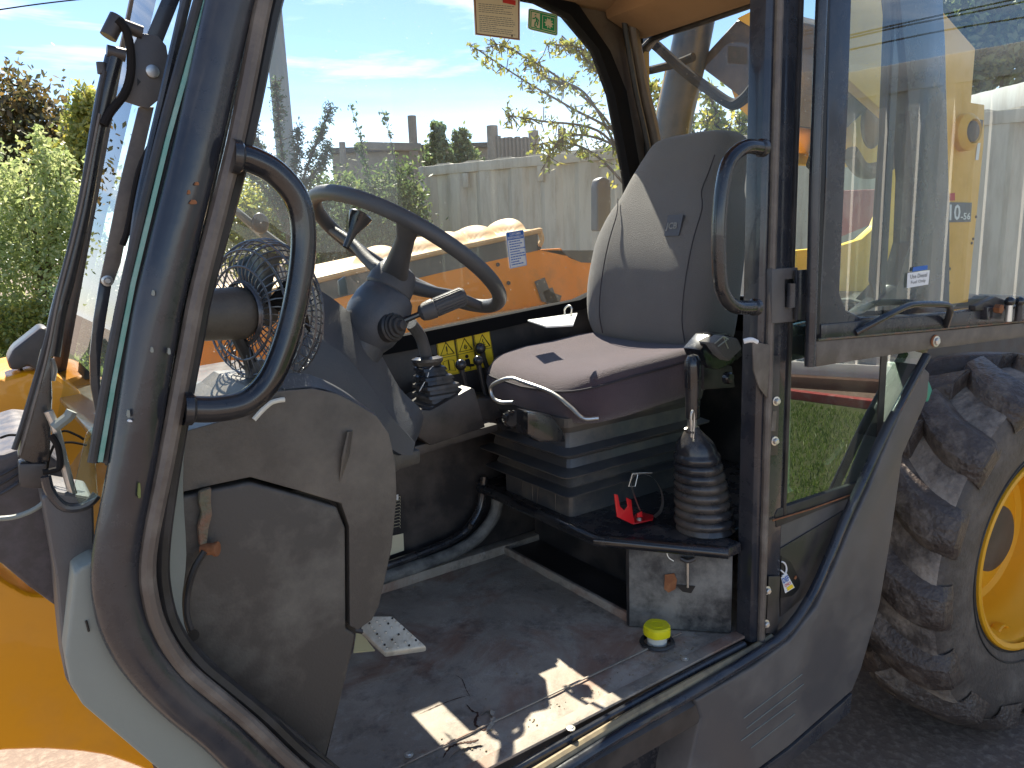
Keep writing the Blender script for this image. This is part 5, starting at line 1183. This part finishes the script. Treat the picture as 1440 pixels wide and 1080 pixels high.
tube([PY(1099+7*math.cos(a), 800+10*math.sin(a), -.006) for a in np.linspace(-1.5, 1.4, 10)], .0022, 6).obj('label_ring', M['lab_w'], cov)
tube([PY(1098,802,-.006), PY(1103,806,-.006)], .002, 6, smoothp=False).obj('label_ring', M['lab_w'], cov)
lathe([(0,.005),(.002,.005),(.002,0)], PY(1118,812,-.003), (0,-1,0), 14).obj('lock', M['rust'], cov)
# outer grey skirt panel
SK = -.035
sk = [(1296,512),(1308,524),(1305,560),(1270,640),(1256,740),(1238,850),(1212,940),(1199,972),(1184,985),(1110,1050),(1050,1095),(960,1170),(965,1100),(986,1010),(978,985),(1000,972),(1060,938),(1112,900),(1150,852),(1176,795),(1200,735),(1222,688),(1258,600)]
prism(pts(PY, sk, SK), (0,.10,0), .008, 3).obj('side_skirt', M['skirt'], T, smooth=40)
prism(pts(PY, [(1199,975),(1186,988),(1110,1054),(1050,1098),(1000,1135),(1010,1150),(1060,1112),(1120,1066),(1196,1002)], SK-.004), (0,.10,0), .004).obj('skirt_lower_rail', M['frame'], T)
for k, (a, b) in enumerate((((1046,1010),(1128,948)), ((1050,1024),(1130,962)), ((1042,1042),(1120,984)), ((1056,1052),(1118,1004)))):
    tube([PY(*a, SK-.0012), PY(*b, SK-.0012)], .0011, 4, smoothp=False).obj('moulded_line', M['greyp'], T)
prism(pts(PY, [(1285,556),(1290,536),(1306,532),(1312,548),(1306,566)], .02), (0,.06,0), .008, 3).obj('fuel_cap', M['green'], T)
prism([PY(x, y, .0) for x, y in [(1292,538),(1305,536),(1303,545),(1294,548)]], (0,.02,0), .002).obj('fuel_cap_tab', M['green'], T)
# under-sill step bracket
prism(pts(PY, [(870,1065),(950,1010),(962,1012),(960,1150),(850,1200)], .06), (0,.02,0), .003).obj('step_bracket', M['platform'], T)
prism(pts(PY, [(952,1004),(960,1010),(962,1160),(956,1160),(955,1014)], .03), (0,.05,0), .002).obj('step_bracket_edge', M['ridge'], T)
prism(pts(PY, [(830,1080),(900,1060),(905,1180),(820,1180)], .10), (0,.02,0), .003).obj('step_tread', M['platform'], T)

# ---- rear wheel
RC = V((3.02,-.01,-.185)); yo, yi = -.085, .37
WHX = Matrix.Rotation(math.radians(-6.5), 3, 'Z'); WA = WHX @ V((0,1,0))
def WH(x, y, z): return RC + WHX @ V((x, y, z))
tyre_prof = [(yo+.060,.352),(yo+.040,.370),(yo+.018,.42),(yo+.002,.48),(yo,.54),(yo+.006,.595),(yo+.022,.632),(yo+.055,.647),(yo+.13,.653),(.14,.657),(yi-.13,.653),(yi-.055,.647),(yi-.022,.632),(yi,.56),(yi-.01,.46),(yi-.05,.36)]
g = lathe([(h, r) for h, r in tyre_prof], RC, WA, 96)
tyre = g.obj('rear_tyre', M['tyre'], T, smooth=50)
lathe([(yo+.018,.632),(yo+.030,.642),(yo+.055,.650),(yo+.13,.656),(.14,.660),(yi-.13,.656),(yi-.055,.650),(yi-.018,.634)], RC, WA, 96).obj('tread_band', mat('dusty_tread', (.085,.070,.062), .75, dirt=(.42,.36,.30), dscale=7, damt=.8, bump=1, bscale=50, dlo=.38, dhi=.62), tyre)
for r_ in (.440,.415,.382): tube([WH(math.cos(a)*r_, yo+(.008 if r_ > .44 else .020 if r_ > .41 else .036)-.002, math.sin(a)*r_) for a in [i*math.tau/72 for i in range(72)]], .0035, 6, closed=True, n=1, smoothp=False).obj('bead_ring', M['rubber'], tyre)
def lug_geo(sgn):
    """one tread bar from the centre to a shoulder, curving down on to the sidewall"""
    path = [(.165,.0,.655,.056),(.110,.075,.655,.056),(.055,.145,.653,.056),(.005,.19,.649,.053),(-.045,.215,.640,.048),(-.075,.226,.624,.038),(-.087,.232,.594,.014),(-.086,.235,.572,.0)]
    rings = []
    for i, (y, a, r, h) in enumerate(path):
        if sgn < 0: y = .285-y
        w0 = .092-.008*(i > 4); w1 = .066-.012*(i > 4)
        nr = V((math.cos(a), 0, math.sin(a))); tg = V((-math.sin(a), 0, math.cos(a)))
        if i >= 5: up = (nr*.6+V((0,-1 if sgn > 0 else 1,0))*.8).normalized()
        else: up = nr
        if i >= 6: up = V((0,-1 if sgn > 0 else 1,0))
        c = V((0, y, 0))+nr*r; hh = h if i < 6 else max(.004, h)
        rings.append([c-tg*w0-nr*.01, c-tg*w1*.9+up*hh*.85, c-tg*w1*.7+up*hh, c+tg*w1*.7+up*hh, c+tg*w1*.9+up*hh*.85, c+tg*w0-nr*.01])
    return loft(rings)
NL = 15
for sgn in (1, -1):
    first = None
    for k in range(NL):
        a = k*math.tau/NL+(0 if sgn > 0 else math.pi/NL)+.05
        if first is None:
            gg = lug_geo(sgn); first = bpy.data.meshes.new('tread_lug'); first.from_pydata(gg.v, [], gg.f); b = bmesh.new(); b.from_mesh(first)
            bmesh.ops.recalc_face_normals(b, faces=b.faces); bmesh.ops.bevel(b, geom=list(b.edges), offset=.006, segments=2, affect='EDGES', clamp_overlap=True); b.to_mesh(first); b.free()
            first.materials.append(M['lug']); first.shade_smooth(); first.set_sharp_from_angle(angle=math.radians(50))
        o = bpy.data.objects.new('tread_lug', first); COL.objects.link(o); o.parent = tyre; o.location = RC-WPOS[tyre.name]; o.rotation_euler = (WHX @ Matrix.Rotation(-a, 3, 'Y')).to_euler()
rim = lathe([(yo+.030,.348),(yo+.022,.364),(yo+.026,.373),(yo+.036,.375),(yo+.046,.366),(yo+.052,.345),(yo+.075,.332),(yo+.125,.325),(yo+.15,.305),(yo+.20,.295),(yo+.235,.285),(yo+.245,.26),(yo+.225,.20),(yo+.215,.16),(yo+.215,.0)], RC, WA, 72).obj('wheel_rim', M['rim'], T, smooth=40)
lathe([(yo+.21,.0),(yo+.21,.13),(yo+.18,.13),(yo+.17,.11),(yo+.17,.0)], RC, WA, 32).obj('wheel_hub', M['boom'], T)
hubx = lathe([(0,.0),(0,.125),(.012,.13),(.02,.12),(.02,0)], WH(-.20,yo+.225,.10), -WA, 28).obj('hub_disc', M['boom'], T)
for k in range(5):
    a = 1.2+k*.55; bolt(WH(-.20+math.cos(a)*.085, yo+.205, .10+math.sin(a)*.085), -WA, .010, .010, parent=hubx)
for dx in (0,.05):
    tube([PY(1398+dx*200, 905, .02+dx), PY(1400+dx*200, 885, .02+dx), PY(1409+dx*200, 878, .02+dx), PY(1417+dx*200, 888, .02+dx), PY(1416+dx*200, 908, .02+dx)], .006, 8, flat=(3,1), up=(0,1,0)).obj('rim_loop', M['rim'], rim)

# ---- open door with its window
dr_in = 0.0
def DP(px, py, off=0): return PD(px, py, DP0+DN*off, DN)      # DN points away from the cab, towards the camera side
sgn_ = 1 if DN.dot(Vector(CAM)-DP0) > 0 else -1; DNo = DN*sgn_
def DQ(px, py, off=0): return PD(px, py, DP0+DNo*off, DN)
door = empty('door', (1.573,-.05,.66), parent=T)
dbar = lambda P, r, m, nm, **k: tube([DQ(*p) for p in P], r, 12, **k).obj(nm, M[m], door)
tube([DQ(1158,-60,.008), DQ(1153,60,.008), DQ(1146,250,.008), DQ(1139,515,.008)], .0125, 14, smoothp=False).obj('door_edge_tube', M['frame'], door)
prism([DQ(x, y, .0) for x, y in [(1160,-60),(1168,-60),(1160,250),(1152,470),(1146,470),(1153,250)]], DNo*-.02).obj('door_gasket', M['lab_k'], door)
o_ = [DQ(x, y) for x, y in [(1169,-70),(1162,250),(1154,430),(1150,470),(1300,455),(1460,434),(1460,424),(1300,442),(1210,446),(1190,436),(1181,412),(1186,300),(1193,150),(1200,-70)]]
prism(o_, DNo*-.028, .004, 3).obj('door_frame', M['frame'], door)
G().add([DQ(x, y, -.016) for x, y in [(1185,-70),(1180,300),(1170,440),(1470,425),(1520,-70)]], [(0,1,2,3,4)]).obj('door_glass', M['glass_door'], door, smooth=0)
prism([DQ(x, y, .004) for x, y in [(1155,456),(1300,444),(1440,430),(1490,424),(1490,445),(1440,452),(1300,464),(1155,478)]], DNo*-.03, .004).obj('door_rail', M['frame'], door)
prism([DQ(x, y, .0) for x, y in [(1148,480),(1300,467),(1440,454),(1490,449),(1490,466),(1440,474),(1300,492),(1148,516)]], DNo*-.022, .003).obj('door_lower_rail', M['ridge'], door)
tube([DQ(1150,478,.004), DQ(1300,465,.004), DQ(1490,447,.004)], .003, 6, smoothp=False).obj('rail_trim', M['chain'], door)
HH = [(1203,468),(1240,448),(1272,432),(1290,428),(1322,428),(1333,430),(1336,438),(1330,458)]
tube([DQ(x, y, .03 if 0 < i < 7 else .004) for i, (x, y) in enumerate(HH)], .0085, 14, n=5).obj('door_handle', M['gloss'], door)
bolt(DQ(1316,480,.002), DNo, .010, .007, parent=door, m='zinc')
lathe([(0,.016),(.003,.016),(.003,0)], DQ(1314,479,.001), DNo, 16).obj('washer', M['rust'], door)
prism([DQ(x, y, .012) for x, y in [(1372,430),(1400,417),(1420,424),(1425,434),(1372,437)]], DNo*-.02, .003).obj('latch_cover', M['dark'], door)
prism([DQ(x, y, .02) for x, y in [(1388,432),(1440,430),(1445,434),(1392,436),(1392,450),(1388,450)]], DNo*-.03, .002).obj('latch_plate', M['frame'], door)
for x in (1420, 1434):
    c = DQ(x, 424, .03); sphere(c, .0135, 14, 10).obj('latch_knob', M['gloss'], door); tube([c, c+V((0,0,-.055))], [.0085,.0095], 12, smoothp=False).obj('latch_pin', M['zinc'] if x < 1430 else M['dark'], door)
lathe([(0,.013),(.016,.013),(.017,.010),(.017,0)], DQ(1400,434,.02), DNo, 6).obj('latch_nut', M['rust'], door)
# hinge between pillar and door
prism(pts(PY, [(1086,378),(1122,376),(1122,392),(1104,393),(1104,432),(1121,432),(1121,452),(1086,455)], -.018), (0,.016,0), .002).obj('hinge_leaf', M['skirt'], T)
lathe([(0,0),(0,.011),(.055,.011),(.055,0)], PY(1112,432,-.026), (0,0,1), 18).obj('hinge_barrel', M['frame'], T)
prism(pts(PY, [(1120,380),(1136,379),(1136,450),(1120,450)], -.03), (0,.006,0), .001).obj('hinge_leaf', M['frame'], T)
# door sticker
fq = [DQ(1276,384,.0-.012), DQ(1307,380,-.012), DQ(1305,400,-.012), DQ(1275,405,-.012)]
fs = prism(fq, DNo*.001).obj('fuel_label', M['lab_w'], door, smooth=0)
qtext('Use Diesel', fq, .12, .88, .14, .42, 'lab_k', fs, off=DNo*.0016); qtext('Fuel Only', fq, .16, .84, .56, .84, 'lab_k', fs, off=DNo*.0016)
prism([DQ(x, y, -.012) for x, y in [(1284,376),(1304,373),(1304,379),(1283,382)]], DNo*.0008).obj('blue_label', M['lab_b'], door, smooth=0)

# ---- stickers on the far window
SYL = FW+.006
nq = [PY(664,-30,SYL), PY(731,-26,SYL), PY(731,57,SYL), PY(668,49,SYL)]
ns = prism(nq, (0,-.0008,0)).obj('notice_label', M['lab_cream'], T, smooth=0)
for P in ([(.03,.02),(.97,.02),(.97,.98),(.03,.98),(.03,.02)],):
    tube([quad_uv(nq, u, v)+V((0,-.0014,0)) for u, v in P], .0022, 4, smoothp=False).obj('label_border', M['lab_m'], ns)
prism([quad_uv(nq, u, v)+V((0,-.001,0)) for u, v in [(.62,.30),(.90,.33),(.90,.41),(.62,.38)]], (0,-.0004,0)).obj('red_heading', M['lab_r'], ns)
g = G(); random.seed(3)
for k in range(15):
    y = .43+k*.0345
    if k in (5,): continue
    e = .9-random.random()*(.45 if k % 3 == 2 else .1); 
    x = .10
    while x < e:
        w = random.uniform(.03,.09); t = prism([quad_uv(nq, a, b)+V((0,-.001,0)) for a, b in [(x,y),(min(e,x+w),y),(min(e,x+w),y+.010),(x,y+.010)]], (0,-.0003,0)); g.add(t.v, t.f); x += w+.014
g.obj('small_print', M['lab_grey'], ns, smooth=0)
prism([quad_uv(nq, a, b)+V((0,-.001,0)) for a, b in [(.80,.92),(.83,.92),(.83,.955),(.80,.955)]], (0,-.0003,0)).obj('print_mark', M['lab_k'], ns, smooth=0)
xq = [PY(743,11,SYL), PY(784,21,SYL), PY(784,51,SYL), PY(742,41,SYL)]
def rq(q, u0, u1, v0, v1, r, off, n=4):
    w, h = u1-u0, v1-v0; rr = rrect(w, h, r, n); return [quad_uv(q, (u0+u1)/2+a, (v0+v1)/2+b*1.0)+V((0,off,0)) for a, b in rr]
xs_ = prism(rq(xq,0,1,0,1,.10,0), (0,-.0008,0)).obj('exit_label', M['lab_cream'], T, smooth=0)
for (u0,u1,v0,v1,r,m_,of) in ((.02,.98,.03,.97,.09,'lab_g',-.0010),(.05,.95,.07,.93,.07,'lab_cream',-.0014),(.07,.93,.10,.90,.05,'lab_g',-.0018),(.10,.38,.15,.85,.01,'lab_cream',-.0022),(.46,.90,.18,.84,.01,'lab_cream',-.0022),(.48,.88,.21,.81,.01,'lab_g',-.0026)):
    prism(rq(xq,u0,u1,v0,v1,r,of), (0,-.0003,0)).obj('label_field', M[m_], xs_, smooth=0)
def dl(P, w, m_): tube([quad_uv(xq, u, v)+V((0,-.0032,0)) for u, v in P], w, 5, smoothp=False).obj('pictogram', M[m_], xs_, smooth=0)
dl([(.22,.24),(.225,.28)], .0030, 'lab_g'); dl([(.22,.36),(.25,.42),(.28,.56),(.31,.62),(.29,.74)], .0022, 'lab_g'); dl([(.28,.54),(.22,.62),(.21,.80),(.27,.82)], .0020, 'lab_g'); dl([(.13,.46),(.18,.46),(.23,.38),(.31,.46),(.34,.54)], .0018, 'lab_g')
st_ = []
for k in range(20):
    a = k*math.tau/20; r = 1.0 if k % 2 == 0 else .62; st_.append(quad_uv(xq, .68+.165*r*math.cos(a), .51+.27*r*math.sin(a))+V((0,-.0030,0)))
prism(st_, (0,-.0003,0)).obj('pictogram', M['lab_cream'], xs_, smooth=0)
for P in ([(.60,.38),(.585,.44)],[(.76,.40),(.78,.47)],[(.64,.62),(.70,.66)]): dl(P, .0010, 'lab_g')
cq = [PY(711,327,SYL), PY(736,323,SYL), PY(741,373,SYL), PY(717,378,SYL)]
cs = prism(rq(cq,0,1,0,1,.05,0), (0,-.0008,0)).obj('customer_label', M['lab_w'], T, smooth=0)
prism(rq(cq,.03,.97,.015,.225,.03,-.001), (0,-.0004,0)).obj('label_field', M['lab_b'], cs, smooth=0)
tube([quad_uv(cq, u, v)+V((0,-.001,0)) for u, v in [(.03,.22),(.03,.985),(.97,.985),(.97,.22)]], .0009, 4, smoothp=False).obj('label_border', M['lab_b'], cs)
qtext('CUSTOMER', cq, .18, .82, .04, .11, 'lab_w', cs, bold=.02, off=(0,-.002,0)); qtext('RESPONSIBILITY', cq, .07, .94, .13, .20, 'lab_w', cs, bold=.02, off=(0,-.002,0))
for k, w_ in enumerate((.72,.80,.66,.92,.60,.90,.92,.62,.52,.66)):
    y = .26+k*.070; g = G(); x = .12
    while x < .08+w_*.9:
        w = random.uniform(.05,.14); t = prism([quad_uv(cq, a, b)+V((0,-.0012,0)) for a, b in [(x,y),(x+w,y),(x+w,y+.030),(x,y+.030)]], (0,-.0003,0)); g.add(t.v, t.f); x += w+.03
    g.obj('small_print', M['lab_b'], cs, smooth=0)
bpy.context.view_layer.update()
